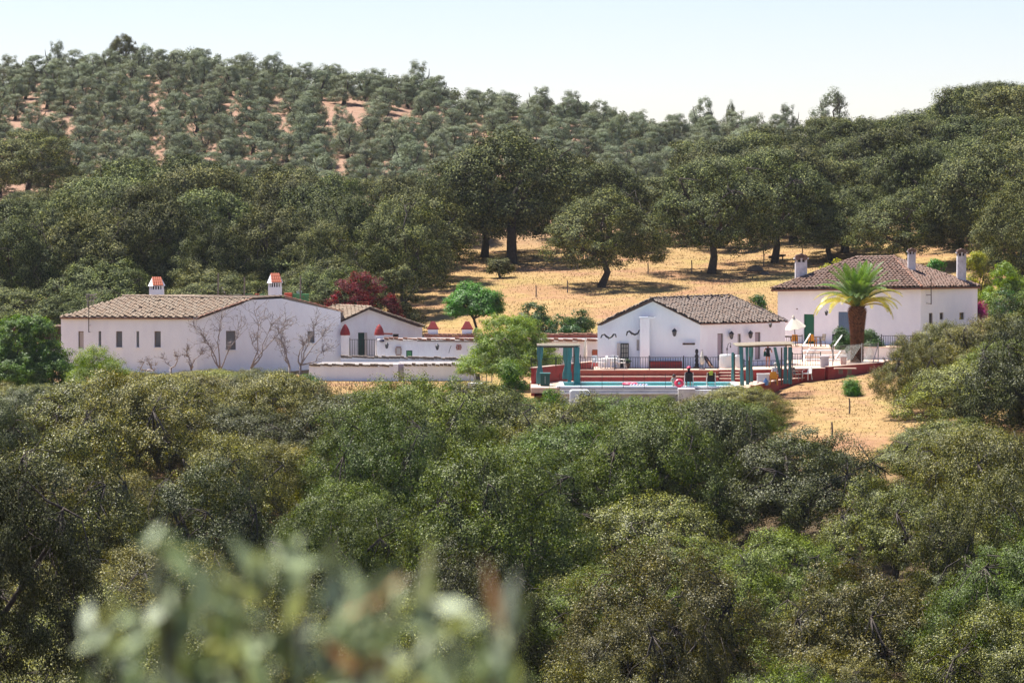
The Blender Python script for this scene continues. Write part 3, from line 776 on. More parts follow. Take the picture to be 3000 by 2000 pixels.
# olive orchard on the hill, planted on a grid
no = 0
BARE = [(300, 215, 30), (395, 240, 28), (60, 320, 40), (940, 270, 45), (1060, 290, 60), (1180, 300, 35), (620, 330, 22), (850, 390, 28), (490, 375, 22), (1530, 210 + 165, 22), (1745, 375, 35), (220, 415, 18), (1400, 345, 20), (1310, 300, 20)]
def band_ol(y):
    for lim, t in ((357, "at the foot of the orchard"), (372, "in the lower orchard"), (388, "in the middle of the orchard"), (403, "in the upper orchard"), (418, "high in the orchard"), (432, "just under the orchard crest")):
        if y < lim: return t
    return "on the orchard crest"
def place_ol(px):
    for lim, t in ((110, "at the left edge"), (220, "left of the rooftop aerial"), (330, "above the rooftop aerial"), (440, "left of the first tiled chimney"), (540, "above the first tiled chimney"), (650, "above the middle of the long roof"), (760, "left of the second tiled chimney"),
                   (860, "above the second tiled chimney"), (970, "above the flat red roof"), (1080, "above the purple plum"), (1200, "right of the purple plum"), (1320, "left of the vivid green tree"), (1450, "above the vivid green tree"), (1600, "above the fan-shaped lime tree"), (1750, "left of the lone field oak"), (1900, "above the pool house gable")):
        if px < lim: return t
    return "above the pool house roof"
extra = []
y = 346.0; row = 0
while y < 450:
    x = -6.0 * 14 - 0.10 * (y - 346) + (row % 3) * 1.3
    while x < 0.15 * y + 3:
        xx = x + rs.uniform(-.9, .9); yy = y + rs.uniform(-1.2, 1.2); x += 4.9 if y < 430 else 4.3
        if abs(xx) > 0.15 * yy + 3.5: continue
        px = 1500 + xx / yy * FPX
        if px > np.interp(yy, [340, 370, 400, 460], [1900, 2050, 2250, 2400]): continue
        if yy < np.interp(px, [-500, 250, 330, 1250, 1500, 1900, 2100], [352, 352, 346, 346, 340, 346, 372]): continue
        z = gz(xx, yy); gp = proj((xx, yy, z + 1.5))
        if any((gp[0] - a) ** 2 + ((gp[1] - b - 20) * 1.3) ** 2 < (c * 0.9) ** 2 for a, b, c in BARE) and yy < 436: continue
        if rs.random() < 0.04: continue
        bd, po = band_ol(yy), place_ol(px)
        big = rs.random() < 0.08 and yy > 430
        if no >= 298:
            extra.append((xx, yy, z)); continue
        plant_tree(OLIV[rs.randrange(3)], "olive_tree", xx, yy, z, rs.uniform(1.9, 2.6) * (1.15 if big else 1), rs.uniform(2.9, 3.9) * (1.25 if big else 1),
                   "grey-green olive tree " + bd + ", " + po, "olive tree", "olive trees " + bd + ", " + po)
        no += 1
    y += 5.5; row += 1
print("olives", no, len(extra))
if extra:      # past 300 of a kind: the farthest ones on and behind the crest, one mass
    gr = np.random.default_rng(99); lb_ = bush_lobes(gr, 2.3, 3.6, 9); Vs, _c = leaf_cloud(gr, lb_, 60, 2600, 0.24, 0.15, 0.5, rag=0.03)
    allv = []
    for (ex, ey, ez) in extra:
        a_ = gr.uniform(0, 6.28); ca, sa = math.cos(a_), math.sin(a_); k_ = gr.uniform(.85, 1.15)
        allv.append(np.stack([(Vs[:, 0] * ca - Vs[:, 1] * sa) * k_ + ex, (Vs[:, 0] * sa + Vs[:, 1] * ca) * k_ + ey, Vs[:, 2] * k_ + ez], 1))
    og = bpy.data.objects.new("olive_grove", cloud_mesh("olive_grove", np.concatenate(allv), M['olive'])); COL.objects.link(og)
    tag(og, "farthest grey-green olives massed along the crest of the hill", "olive grove", kind='stuff')
# skyline trees beyond the saddle
for (px, Y, w, top, lab) in [(2055, 446, 110, 285, "tall ragged tree on the skyline in the dip of the hill"), (2140, 450, 60, 300, "slim dark tree beside the ragged skyline tree"), (2215, 460, 100, 335, "low round tree on the skyline saddle"),
                             (2310, 440, 90, 305, "thin-crowned tree left of the double-topped skyline tree"), (2440, 440, 170, 265, "double-topped grey tree breaking the skyline above the palm"), (365, 452, 120, 98, "tallest tree on the crest of the orchard hill"), (165, 450, 90, 120, "dark tree on the crest near the left edge"),
                             (1230, 450, 110, 178, "bushy tree on the crest where the hill starts to drop")]:
    x = X(px, Y); z = gz(x, Y); s = Y / FPX
    z2 = min(z, Z(top, Y) - 4.5)
    plant_tree(OLIV[px % 3] if px != 365 else FARO[2], "skyline_tree", x, Y, z, w / 2 * s, max(2.5, Z(top, Y) - z), lab, "tree")

# ---- garden trees near the houses, each its own crown
def special(name, cx, Y, w, top, base_py, leafm, label, cat, seed, n=14000, L=0.12, W=0.075, clump=0.36, low=0.25, tr=0.12, lobes=None, nl=9, flat=1.0, bark=None, z=None, fork=0.3, inner=0.15, nlimb=4, up=0.25, big=(0.34, 0.52), bush=None):
    if bush is None: bush = low <= 0.15
    x = X(cx, Y); zb = gz(x, Y) - .05 if z is None else z
    s = Y / FPX; R = w / 2 * s; H = Z(top, Y) - zb
    if leafm in (M['oak'], M['oak_green']): return plant_tree(MIDO[seed % 3], name, x, Y, zb, R, H * 1.08, label, cat, rz=seed * 1.0, leafm=leafm if leafm is M['oak_green'] else None)
    pr = tree_proto(seed, R, H, nl, int(n / 80), n, L * 1.12, W * 1.2, clump, leafm, tr, zmin=low, flat=flat, bark=bark, fork=fork, inner=inner, nlimb=nlimb, nbranch=30, lower=0.9 if bush else 0.5, up=up, big=big, bush=bush)
    return plant_tree(pr, name, x, Y, zb, R, H, label, cat, rz=0.0)
special("carob_tree", 1387, 262, 212, 818, 975, M['bright'], "vivid green umbrella-shaped tree behind the low roofs with red caps", "tree", 201, n=30000, low=0.42, fork=0.35, flat=0.9, up=0.8, big=(0.26, 0.4), nl=14)
special("lime_tree", 1502, 237, 345, 925, 1118, M['lime'], "light green feathery tree in front of the low white building", "tree", 202, n=95000, L=0.11, W=0.04, low=0.22, nl=26, clump=0.30, bush=True)
special("plum_tree", 1048, 261, 235, 800, 935, M['plum'], "dark purple-leaved plum tree behind the flat red roof", "tree", 203, n=22000, low=0.1, flat=0.8, nl=13, big=(0.28, 0.42))
special("plum_tree", 1150, 261, 90, 872, 945, M['plum'], "smaller purple-leaved plum beside the gable with the green door", "tree", 204, n=7000, low=0.1)
special("grey_bush", 1165, 266, 190, 780, 930, M['oak_far'], "pale grey-green bush-like oak between the plum and the dry field", "tree", 205, n=14000, low=0.1)
special("fig_bush", 1570, 257, 150, 888, 990, M['fig'], "dark green fig bush behind the light green tree", "bush", 206, n=10000, low=0.05)
special("fig_bush", 1645, 256, 150, 915, 990, M['fig'], "low mid-green fig bush next to the pool house", "bush", 207, n=9000, low=0.05)
special("fig_bush", 1700, 258, 100, 908, 990, M['fig'], "small dark fig bush touching the pool house gable", "bush", 208, n=7000, low=0.05)
special("field_shrub", 1465, 300, 85, 745, 815, M['oak_far'], "small round shrub alone on the dry field left of the lone oak", "shrub", 209, n=6000, low=0.25, fork=0.3)
special("dense_bush", 70, 236, 320, 930, 1140, M['citrus'], "dense dark green bush at the left edge below the lean-to", "bush", 210, n=80000, L=0.12, W=0.08, low=0.03, nl=22, clump=0.34)
special("broom_bush", 285, 234, 230, 1015, 1150, M['lime'], "yellow-green feathery bush in front of the farmhouse windows", "bush", 211, n=34000, L=0.12, W=0.03, low=0.03)
special("orange_tree", 1500, 214, 150, 1062, 1200, M['citrus'], "glossy green fruit tree in front of the metal gate", "tree", 212, n=20000, L=0.10, W=0.055, low=0.15, nl=8)
special("orange_tree", 1335, 212, 120, 1105, 1230, M['citrus'], "small glossy green tree below the low white wall", "tree", 213, n=15000, L=0.10, W=0.055, low=0.1)
special("orange_tree", 1620, 207, 190, 1140, 1290, M['citrus'], "wide glossy green tree left of the white rounded block", "tree", 214, n=24000, L=0.10, W=0.055, low=0.1)
special("orange_tree", 1865, 212, 150, 1165, 1270, M['citrus'], "small round glossy tree below the pool wall", "tree", 215, n=12000, L=0.10, W=0.055, low=0.1)
special("orange_tree", 1765, 211, 100, 1178, 1270, M['citrus'], "smallest glossy tree between the two larger ones under the pool wall", "tree", 216, n=8000, L=0.10, W=0.055, low=0.1)
special("yellow_shrub", 2868, 266, 130, 742, 930, M['yellow'], "yellow-green shrub behind the right-hand chimney", "shrub", 217, n=22000, L=0.12, W=0.06, low=0.05)
special("yellow_shrub", 2955, 263, 200, 770, 950, M['lime'], "large yellow-green shrub right of the hipped house", "shrub", 218, n=30000, L=0.12, W=0.06, low=0.05)
special("green_shrub", 2735, 274, 110, 762, 830, M['bright'], "bright green shrub between the two right-hand chimneys", "shrub", 219, n=8000, low=0.05)
special("green_shrub", 2960, 252, 160, 850, 990, M['fig'], "mid-green shrub under the yellow shrubs at the right edge", "shrub", 220, n=14000, low=0.05)
special("yellow_shrub", 2440, 266, 160, 760, 860, M['yellow'], "dull yellow shrub behind the hipped roof beside the palm crown", "shrub", 221, n=9000, low=0.05)
special("bougainvillea", 2870, 258, 34, 885, 960, M['magenta'], "magenta bougainvillea at the corner of the hipped house", "shrub", 222, n=3000, low=0.3)
special("garden_bush", 2470, 248.5, 72, 962, 1035, M['fig'], "green bush directly left of the palm trunk", "bush", 223, n=9000, low=0.05, z=-10.9)
special("garden_bush", 2552, 249.5, 75, 970, 1035, M['fig'], "green bush directly right of the palm trunk", "bush", 224, n=9000, low=0.05, z=-10.9)
special("hedge_bush", 2225, 262, 90, 862, 940, M['fig'], "green bush between the pool house roof and the hipped house", "bush", 225, n=8000, low=0.05)
special("rush_clump", 2497, 226, 52, 1108, 1142, M['bright'], "small bright green clump on the dry slope under the wire fence", "bush", 226, n=5000, L=0.25, W=0.02, low=0.02)
for i_, (px_s, w_s, top_s, lm_) in enumerate(((345, 130, 1092, 'oak'), (430, 120, 1098, 'fig'), (520, 140, 1090, 'oak'), (620, 150, 1080, 'oak_green'), (720, 140, 1085, 'oak'), (820, 130, 1088, 'oak_green'), (900, 90, 1105, 'fig'))):
    special("scrub_bush", px_s, 237.5 + i_ % 2, w_s, top_s, 1130, M[lm_], "low scrub bush at the farmhouse foot, " + ("leftmost", "second from the left", "third from the left", "in the middle", "third from the right", "second from the right", "rightmost")[i_] + " of seven", "bush", 240 + i_, n=7000, L=0.11, W=0.07, low=0.05, nl=7)
special("shed_oak", 1225, 222, 170, 1118, 1200, M['oak_green'], "fresh green oak just below the right half of the shed wall", "oak tree", 250, n=16000, L=0.09, W=0.06, low=0.1, nl=9)
special("shed_oak", 1060, 219, 170, 1145, 1230, M['oak_green'], "fresh green oak below the orange soil strip by the shed wall", "oak tree", 251, n=16000, L=0.09, W=0.06, low=0.1, nl=9)
special("corner_oak", 2760, 222, 290, 925, 1170, M['oak'], "grey-green holm oak reaching up to the small windows of the hipped house", "oak tree", 227, n=42000, L=0.085, W=0.06, low=0.15, nl=12, clump=0.42, tr=0.2)
special("slope_oak", 2670, 214, 260, 985, 1240, M['oak'], "holm oak leaning over the right side of the dry clearing", "oak tree", 228, n=36000, L=0.085, W=0.06, low=0.15, nl=11, clump=0.42, tr=0.2)
special("corner_oak", 2945, 219, 260, 925, 1170, M['oak'], "holm oak at the right edge below the mid-green shrub", "oak tree", 229, n=36000, L=0.085, W=0.06, low=0.15, nl=11, clump=0.42, tr=0.2)
special("pool_oak", 2060, 215, 200, 1150, 1340, M['oak'], "holm oak whose crown hides the right end of the pool wall", "oak tree", 231, n=30000, L=0.085, W=0.06, low=0.1, nl=10, clump=0.42, tr=0.2)
special("gate_oak", 1420, 216, 190, 1120, 1300, M['oak_green'], "fresh green oak just below the metal gate", "oak tree", 232, n=26000, L=0.085, W=0.06, low=0.1, nl=10, clump=0.42, tr=0.2)
special("pool_bush", 1945, 218, 110, 1150, 1340, M['oak_green'], "green oak top covering the pale pier at the end of the pool wall", "oak tree", 233)
special("plaza_oak", 2175, 214, 330, 1118, 1340, M['oak'], "broad holm oak directly in front of the red retaining wall", "oak tree", 230, n=40000, L=0.085, W=0.06, low=0.1, nl=12, clump=0.42, tr=0.2)

# ---- bare trees in front of the big farmhouse
def bare_tree(px, Y, base_py, tips, label, seed):
    rg = random.Random(seed); x = X(px, Y); b = P(px, base_py, Y)
    root = thing("bare_tree", b, label, "tree")
    mb = MB(); bb = MB()
    tb = b + Vector((0, 0, 0.5)); mb.tube([b - Vector((0, 0, .8)), tb], [0.11, 0.09], 6); mb.build("trunk", M['bark_pale'], root, True)
    def twig(p, d, L, r, lev):
        n = 4; q = p; ptsl = [p]; rad = [r]
        for i in range(n):
            d = (d + Vector((rg.gauss(0, .3), rg.gauss(0, .2), rg.gauss(0.03, .22)))).normalized(); q = q + d * L / n; ptsl.append(q); rad.append(r * (1 - 0.7 * (i + 1) / n))
        bb.tube(ptsl, rad, 4)
        if lev:
            for k in range(2 if lev > 1 else 3):
                t = rg.randint(1, n); dd = (d + Vector((rg.gauss(0, .8), rg.gauss(0, .5), rg.gauss(.1, .5)))).normalized()
                twig(ptsl[t], dd, L * rg.uniform(.35, .6), max(rad[t] * .65, .012), lev - 1)
    for (tx, ty) in tips:
        e = P(tx, ty, Y + rg.uniform(-1, 1)); v = e - tb; L = v.length
        m1 = tb.lerp(e, .35) + Vector((rg.uniform(-.45, .45), 0, -.15)); m2 = tb.lerp(e, .7) + Vector((rg.uniform(-.4, .4), 0, .15))
        ptsl = [tb, m1, m2, e]; bb.tube([tb, tb.lerp(m1, .5) + Vector((rg.uniform(-.12, .12), 0, 0)), m1, m1.lerp(m2, .5) + Vector((rg.uniform(-.15, .15), 0, .05)), m2, e], [.07, .055, .045, .035, .025, .012], 5)
        for k in range(16):
            p = ptsl[rg.choice([1, 2, 2, 3])].lerp(ptsl[rg.choice([2, 3])], rg.random())
            dd = (v.normalized() + Vector((rg.gauss(0, .8), rg.gauss(0, .4), rg.gauss(.1, .5)))).normalized()
            twig(p, dd, L * rg.uniform(.18, .36), .022, 2)
    bb.build("branches", M['bark_pale'], root, True)
bare_tree(645, 246.0, 1105, [(570, 960), (600, 1000), (648, 930), (700, 960)], "bare grey tree nearest the farmhouse corner, in front of the first gable window", 1)
bare_tree(735, 245.5, 1100, [(760, 985), (795, 950), (835, 940), (745, 910)], "bare grey tree in the middle of the white gable wall", 2)
bare_tree(848, 245.5, 1095, [(820, 975), (835, 1000), (812, 1010)], "small bare tree right of the middle of the gable wall", 3)
bare_tree(880, 245.0, 1090, [(905, 990), (925, 950), (960, 960), (975, 1020), (885, 1000)], "bare grey tree in front of the second gable window", 4)
bare_tree(560, 246.0, 1100, [(535, 1040), (590, 1030), (555, 1020)], "low leafless scrub below the farmhouse corner", 5)
bare_tree(500, 246.0, 1100, [(475, 1050), (510, 1040)], "low leafless scrub left of the farmhouse corner", 6)
bare_tree(430, 246.0, 1105, [(410, 1062), (440, 1055), (455, 1070)], "round brown scrub at the foot of the farmhouse wall", 7)

# ================================================================== THE FARM
def chimney_striped(px0, px1, py_cap, py_eave, py_vent, py_base, Y, label_part=None, parent=None):
    """square whitewashed chimney with a row of slots and a small tiled gable cap"""
    a, c = P(px0, py_base, Y), P(px1, py_base, Y); w = (c - a).length; cx = (a + c) / 2; cx.y += w / 2
    z0 = a.z - 0.8; zv0 = Z(py_vent, Y); zv1 = Z(py_eave, Y); zt = Z(py_cap, Y)
    b = MB(); b.box((cx.x, cx.y, (z0 + zv0) / 2), (w, w, zv0 - z0)); o = b.build("chimney", M['white_warm'], parent)
    b = MB(); b.box((cx.x, cx.y, (zv0 + zv1) / 2), (w * .6, w * .6, zv1 - zv0)); b.build("flue", M['black'], o)
    b = MB()
    for sx in np.linspace(-1, 1, 6):
        for sy in (-1, 1):
            b.box((cx.x + sx * (w / 2 - .05), cx.y + sy * (w / 2 - .05), (zv0 + zv1) / 2), (0.07, 0.07, zv1 - zv0))
    for sy in (-.6, -.2, .2, .6):
        for sx in (-1, 1): b.box((cx.x + sx * (w / 2 - .05), cx.y + sy * (w / 2 - .05), (zv0 + zv1) / 2), (0.07, 0.07, zv1 - zv0))
    b.build("slot_pillars", M['white_warm'], o)
    e = 0.08; tw = w * 0.34
    L0 = Vector((cx.x - w / 2 - e, cx.y - w / 2 - e, zv1)); R0 = Vector((cx.x + w / 2 + e, cx.y - w / 2 - e, zv1))
    L1 = L0 + Vector((0, w + 2 * e, 0)); R1 = R0 + Vector((0, w + 2 * e, 0))
    T0 = Vector((cx.x - tw, cx.y, zt)); T1 = Vector((cx.x + tw, cx.y, zt))
    b = MB(); b.add([L0, R0, R1, L1, T0, T1], [(3, 2, 1, 0), (0, 1, 5, 4), (2, 3, 4, 5), (1, 2, 5), (3, 0, 4)]); b.build("cap", M['white_warm'], o)
    n = 5
    for r in range(3):
        for i in range(n):
            f0 = r / 3; f1 = (r + 1.15) / 3
            def s(f, k):
                a0 = L0.lerp(R0, 0.30 + 0.70 * (k + .5) / n); b0 = T0.lerp(T1, (k + .5) / n); return a0.lerp(b0, min(f, 1)) + Vector((0, -.03, .05))
            p0, p1 = s(f0, i), s(f1, i); t = MB(); d = (p1 - p0).normalized(); sd_ = Vector((1, 0, 0)); up_ = sd_.cross(d).normalized()
            if up_.z < 0: up_ = -up_
            vs = []
            for p, rr in ((p0, .085), (p1, .07)):
                for k in range(5): tt = math.pi * k / 4; vs.append(p + sd_ * rr * math.cos(tt) + up_ * rr * .8 * math.sin(tt))
            t.add(vs, [(k, k + 1, 6 + k, 5 + k) for k in range(4)] + [(0, 1, 2, 3, 4)])
            t.build("cap_tile", M['tile_red'], o)
    return o

# ---------------- 1. big farmhouse
hA, hB, hC, hL = P2(576, 249), P2(828, 251), P2(998, 253), P2(179, 253)
big = thing("farmhouse", (X(576, 249), 250, -12.9), "long white farmhouse with a tan tiled roof and two tile-capped chimneys", "house")
wf = wall("front_wall", hL, hA, -13.1, [(181, 931), (576, 931.5)], big, M['white'], [(229, 970, 245, 1022), (288, 970, 296.5, 1016), (339.5, 970, 358, 1017), (399, 970, 407.5, 1017), (452, 970, 471, 1017)])
in_opening(wf, 0, "door", M['beige'], big)
for k in (1, 2, 3, 4): sill(wf, k, big); in_opening(wf, k, "shutter", M['grey_wood'], big, slats=6 if k in (2, 4) else 0)
wg = wall("gable_wall", hA, hB, -13.1, [(576, 931.5), (739, 878), (828, 875)], big, M['white'], [(662, 969, 691, 1024)])
in_opening(wg, 0, "shutter", M['grey_wood'], big, slats=7); sill(wg, 0, big)
wh = wall("gable_wall", hB, hC, -13.1, [(828, 875), (998, 913.5)], big, M['white'], [(901, 970, 922, 1003.5)])
in_opening(wh, 0, "shutter", M['grey_wood'], big, slats=5); sill(wh, 0, big)
zr = P(739, 876, 250.3).z
eL, eA, rA = P(176, 929, 252.8), P(581, 930.5, 248.8), P(739, 875, 250.3)
plF = plane3(eL, eA, rA)
rL = hit(359, 869, plF); rA2 = P(834, 869.5, 251.4)
roof_plane(big, plF, [eL, eA, rA, rL], (eL, eA), M['tile_tan'], seed=1)
rL2 = rL + (rA2 - rA)                       # narrow ridge strip
plS = plane3(rA, rA2, rL + Vector((0, 3.0, -.15)))
eC = P(1005, 914, 253.3)
back = Vector((rL.x + 2, 265.5, eC.z)); backR = Vector((eC.x - 1.0, 266, eC.z))
ridgeB = hit(640, 866, plS)
top_far = Vector((rL.x, rL.y + 1.2, rL.z))
plT = plane3(rA, rA2, top_far)
tfar2 = hit(480, 866.5, plT)
b = MB(); b.prism([rA, rA2, top_far, rL], (0, 0, -.12)); b.build("roof_ridge_strip", M['tile_sheet'], big)
nT_ = 26
mb = MB(); rr_ = random.Random(4)
for i in range(nT_):
    a = rL.lerp(rA, (i + .5) / nT_); c = top_far.lerp(rA2, (i + .5) / nT_)
    mb.tube([a + Vector((0, -.05, .03)), c + Vector((0, .05, .03))], [.13, .12], 6)
o = mb.build("ridge_tiles", M['tile_tan'], big); o['kind'] = 'stuff'
for (q0, q1) in ((rL, rA), (rA, rA2)): ridge(big, q0 + Vector((0, 0, .02)), q1 + Vector((0, 0, .02)), M['tile_tan'])
b = MB(); b.prism([rA2, eC, backR, Vector((top_far.x + 3, 262, rA2.z - .3)), top_far], (0, 0, -.12)); b.build("back_roof", M['tile_tan'], big)
b = MB(); b.prism([top_far, Vector((top_far.x + 3, 262, rA2.z - .3)), backR, back], (0, 0, -.1)); b.build("back_roof", M['tile_tan'], big)
b = MB(); b.prism([eL, rL, top_far, back, Vector((eL.x + 1, 262, eL.z))], (0, 0, -.1)); b.build("back_roof", M['tile_tan'], big)
for a, c in ((rA2, eC), (rA, eA)): ridge(big, a, c, M['edge'], r=.10, name="verge_tiles")
b = MB(); b.bar(eL + Vector((0, -.02, -.08)), eA + Vector((0, -.02, -.08)), .08, .08); b.build("eave_edge", M['edge'], big)
b = MB()   # end and back walls
for a, c in (((hC[0] - .2, hC[1] + .2), (hC[0] - 1.2, 265.5)), ((hC[0] - 1.2, 265.5), (rL.x + 2, 265.2)), ((rL.x + 2, 265.2), (hL[0] + .3, 253.3))):
    a3, c3 = Vector((*a, -13.1)), Vector((*c, -13.1)); b.prism([a3, c3, c3 + Vector((0, 0, 13.1 + eC.z - .15)), a3 + Vector((0, 0, 13.1 + eC.z - .15))], (0.1, 0.3, 0))
b.build("back_wall", M['white'], big)
b = MB(); q0 = P(181, 935, 253); b.prism([Vector((q0.x, 253, -13.1)), Vector((q0.x - .35, 253, -13.1)), Vector((q0.x + 0.0, 253, -10.2))], (0, .5, 0)); b.build("buttress", M['white'], big)
chimney_striped(437, 477, 814, 838, 848, 869, 255.5, parent=big)
chimney_striped(785.5, 823.5, 803, 829, 841, 868, 253.5, parent=big)
wl = thing("wall_lamp", P(245, 968, 252.6), "small dark lamp beside the beige farmhouse door", "lamp")
b = MB(); c = P(245, 968, 252.45); b.box(c, (.14, .14, .22)); b.lathe((c.x, c.y, c.z + .11), [(.12, 0), (.02, .1)], 8); b.build("lantern", M['iron'], wl)
b = MB(); b.bar(c + Vector((0, 0, .12)), c + Vector((0, .4, .12)), .03); b.build("bracket", M['iron'], wl)

def aerial(px, py0, py1, Y, els, label, wall_y=None):
    b0, b1 = P(px, py0, Y), P(px, py1, Y)
    r = thing("aerial", b0, label, "aerial")
    b = MB(); b.tube([b0, b1], [.035, .03], 6); b.build("mast", M['bark'], r)
    for (x0, y0, x1, y1) in els:
        b = MB(); b.tube([P(x0, y0, Y), P(x1, y1, Y)], [.03, .03], 5); b.build("element", M['bark_pale'], r)
    return r
aer = aerial(260, 973, 862, 251.6, [(252, 862, 258, 897), (252, 862, 276, 864), (276, 864, 272, 897), (258, 862, 262, 897), (268, 862, 266, 895), (252, 870, 284, 861), (254, 882, 274, 880), (254, 890, 258, 897), (276, 874, 284, 870)],
              "rusty rooftop aerial on a mast bracketed to the farmhouse front wall")
for py in (953, 972):
    b = MB(); b.bar(P(260, py, 251.6), P(270, py, 252.8), .03); b.build("bracket", M['iron'], aer)
# ---- lean-to at the far left
ln = thing("lean_to", P(60, 1000, 258), "dark lean-to roof at the far left end of the farmhouse", "shed")
b = MB(); b.prism([P(-120, 968, 257), P(183, 955, 257), P(183, 950, 260), P(-120, 962, 260)], (0, 0, -.12)); b.build("roof", M['wood_dark'], ln)
b = MB(); b.prism([P(-120, 1003, 259), P(183, 1000, 259), P(183, 956, 259), P(-120, 966, 259)], (0, .2, 0)); b.build("back_wall", M['wood_dark'], ln)
for px in (-40, 60, 150):
    b = MB(); b.bar(P(px, 962, 257.3), P(px, 1075, 257.3), .14); b.build("post", M['wood_dark'], ln)
b = MB(); b.prism([P(-120, 1040, 258), P(176, 1000, 258), P(176, 1090, 258), P(-120, 1090, 258)], (0, .3, 0)); b.build("low_wall", M['white_old'], ln)

# ---- things behind the long roof
def crate_box(px0, px1, py0, py1, Y, m, label, name="crate", cat="crate", depth=.8, slats=4):
    a, c = P(px0, py1, Y), P(px1, py0, Y); r = thing(name, a, label, cat)
    w = c.x - a.x; h = c.z - a.z
    b = MB(); b.box(((a.x + c.x) / 2, Y + depth / 2, (a.z + c.z) / 2), (w - .06, depth - .06, h - .04)); b.build("body", m, r)
    for i in range(slats):
        z = a.z + h * (i + .5) / slats
        b = MB(); b.box(((a.x + c.x) / 2, Y + depth / 2, z), (w, depth, h / slats * .6)); b.build("slat", m, r)
    return r
crate_box(857, 905, 860, 915, 262, M['crate_green'], "large green slatted crate behind the right end of the long roof")
crate_box(832, 855, 858, 910, 261.5, M['crate_red'], "red slatted crate just right of the second tiled chimney")
crate_box(716, 738, 860, 905, 262.5, M['crate_green'], "low green crate between the rooftop poles behind the ridge")
crate_box(745, 758, 860, 905, 262, M['crate_red'], "small red crate left of the second tiled chimney")
crate_box(575, 612, 861, 905, 262.5, M['crate_green'], "green crate behind the ridge right of the first chimney")
crate_box(530, 572, 862, 905, 262.2, M['crate_red'], "red crate with pale rim behind the ridge, nearest the first chimney")
crate_box(760, 784, 862, 905, 262.8, M['crate_green'], "green crate touching the second tiled chimney on its left")
crate_box(868, 884, 852, 862, 262.3, M['white_old'], "small white box on top of the large green crate", "box", "box", .4, 2)
crate_box(680, 708, 861, 905, 262.6, M['white_old'], "pale sack-like box behind the ridge in the middle of the long roof", "box", "box", .6, 2)
for px, py, lab in ((639, 800, "thin reddish pole behind the long roof, the leftmost"), (716, 812, "thin grey pole behind the long roof, the middle one"), (880, 809, "thick grey pole beside the large green crate"), (1047, 830, "thin pole in front of the purple plum")):
    Y = 261; b0, b1 = P(px, 925, Y), P(px, py, Y); b0.z = min(b0.z, gz(b0.x, Y)) - .1; r = MB(); r.tube([b0, b1], [.07, .055], 7); o = r.build("pole", M['wood_grey']); tag(o, lab, "pole")
# ---- flat red roofed building
rr = thing("red_roof_shed", P(980, 925, 263), "low building with a flat dark red roof behind the gable", "shed")
b = MB(); b.prism([P(893, 898, 261), P(1052, 898, 261), P(1015, 879, 267), P(915, 879, 267)], (0, 0, -.15)); b.build("roof", M['roof_red'], rr)
b = MB(); b.box((X(972, 264), 264, Z(935, 264)), (3.6, 4, 2.0)); b.build("walls", M['white_old'], rr)
rl = thing("roof_railing", P(1062, 900, 258), "rusty red railing on the ridge beside the plum tree", "railing")
for py in (885, 891):
    b = MB(); b.bar(P(1047, py, 258), P(1080, py, 258), .05); b.build("rail", M['crate_red'], rl)
for px in (1047, 1063, 1080):
    b = MB(); b.bar(P(px, 884, 258), P(px, 915, 258), .05); b.build("post", M['crate_red'], rl)

# ---------------- 2. gabled house with the green door
g2 = thing("gabled_house", P(1084, 1043, 256), "white gabled house with a green door and red-capped pillars beside it", "house")
w2 = wall("gable_wall", P2(990, 256), P2(1237, 256.5), -12.0, [(990, 945), (1084, 902.5), (1237, 954)], g2, M['white_warm'], [(1049, 974, 1068, 1043), (1151, 978, 1168, 988)])
in_opening(w2, 0, "door", M['dark_green'], g2, frame=M['dark_green']); in_opening(w2, 1, "vent_or_shadow", M['black'], g2)
b = MB(); q = w2['pt']; p0 = P(1068.5, 974, 255.9); p1 = P(1076, 1043, 255.9); b.box(((p0.x + p1.x) / 2, 255.85, (p0.z + p1.z) / 2), (p1.x - p0.x, .06, p0.z - p1.z)); b.build("shutter", M['beige'], g2)
ap = P(1084, 900.5, 255.8); el = P(986, 945, 255.8); fr = Vector((P(975, 897, 260.5).x, 260.5, ap.z))
pl2 = plane3(el, ap, fr); el2 = el + (fr - ap)
roof_plane(g2, pl2, [el, ap, fr, el2], (el2, el), M['tile_tan'], seed=2)
er = P(1240, 954, 256); er2 = er + (fr - ap) * 1.2
pl2b = plane3(ap, er, fr); roof_plane(g2, pl2b, [er, ap, fr, er2], (er, er2), M['tile_tan'], seed=22)
ridge(g2, fr, ap, M['tile_tan']); ridge(g2, ap, er, M['tile_tan'], r=.08, name="verge_tiles"); ridge(g2, el, ap, M['tile_tan'], r=.08, name="verge_tiles")
b = MB(); b.prism([Vector((er.x - .2, 256.6, -12)), Vector((er.x - .2, 256.6, er.z - .15)), Vector((er.x - 3, 262, er.z - .15)), Vector((er.x - 3, 262, -12))], (-.3, 0, 0)); b.build("side_wall", M['white_warm'], g2)
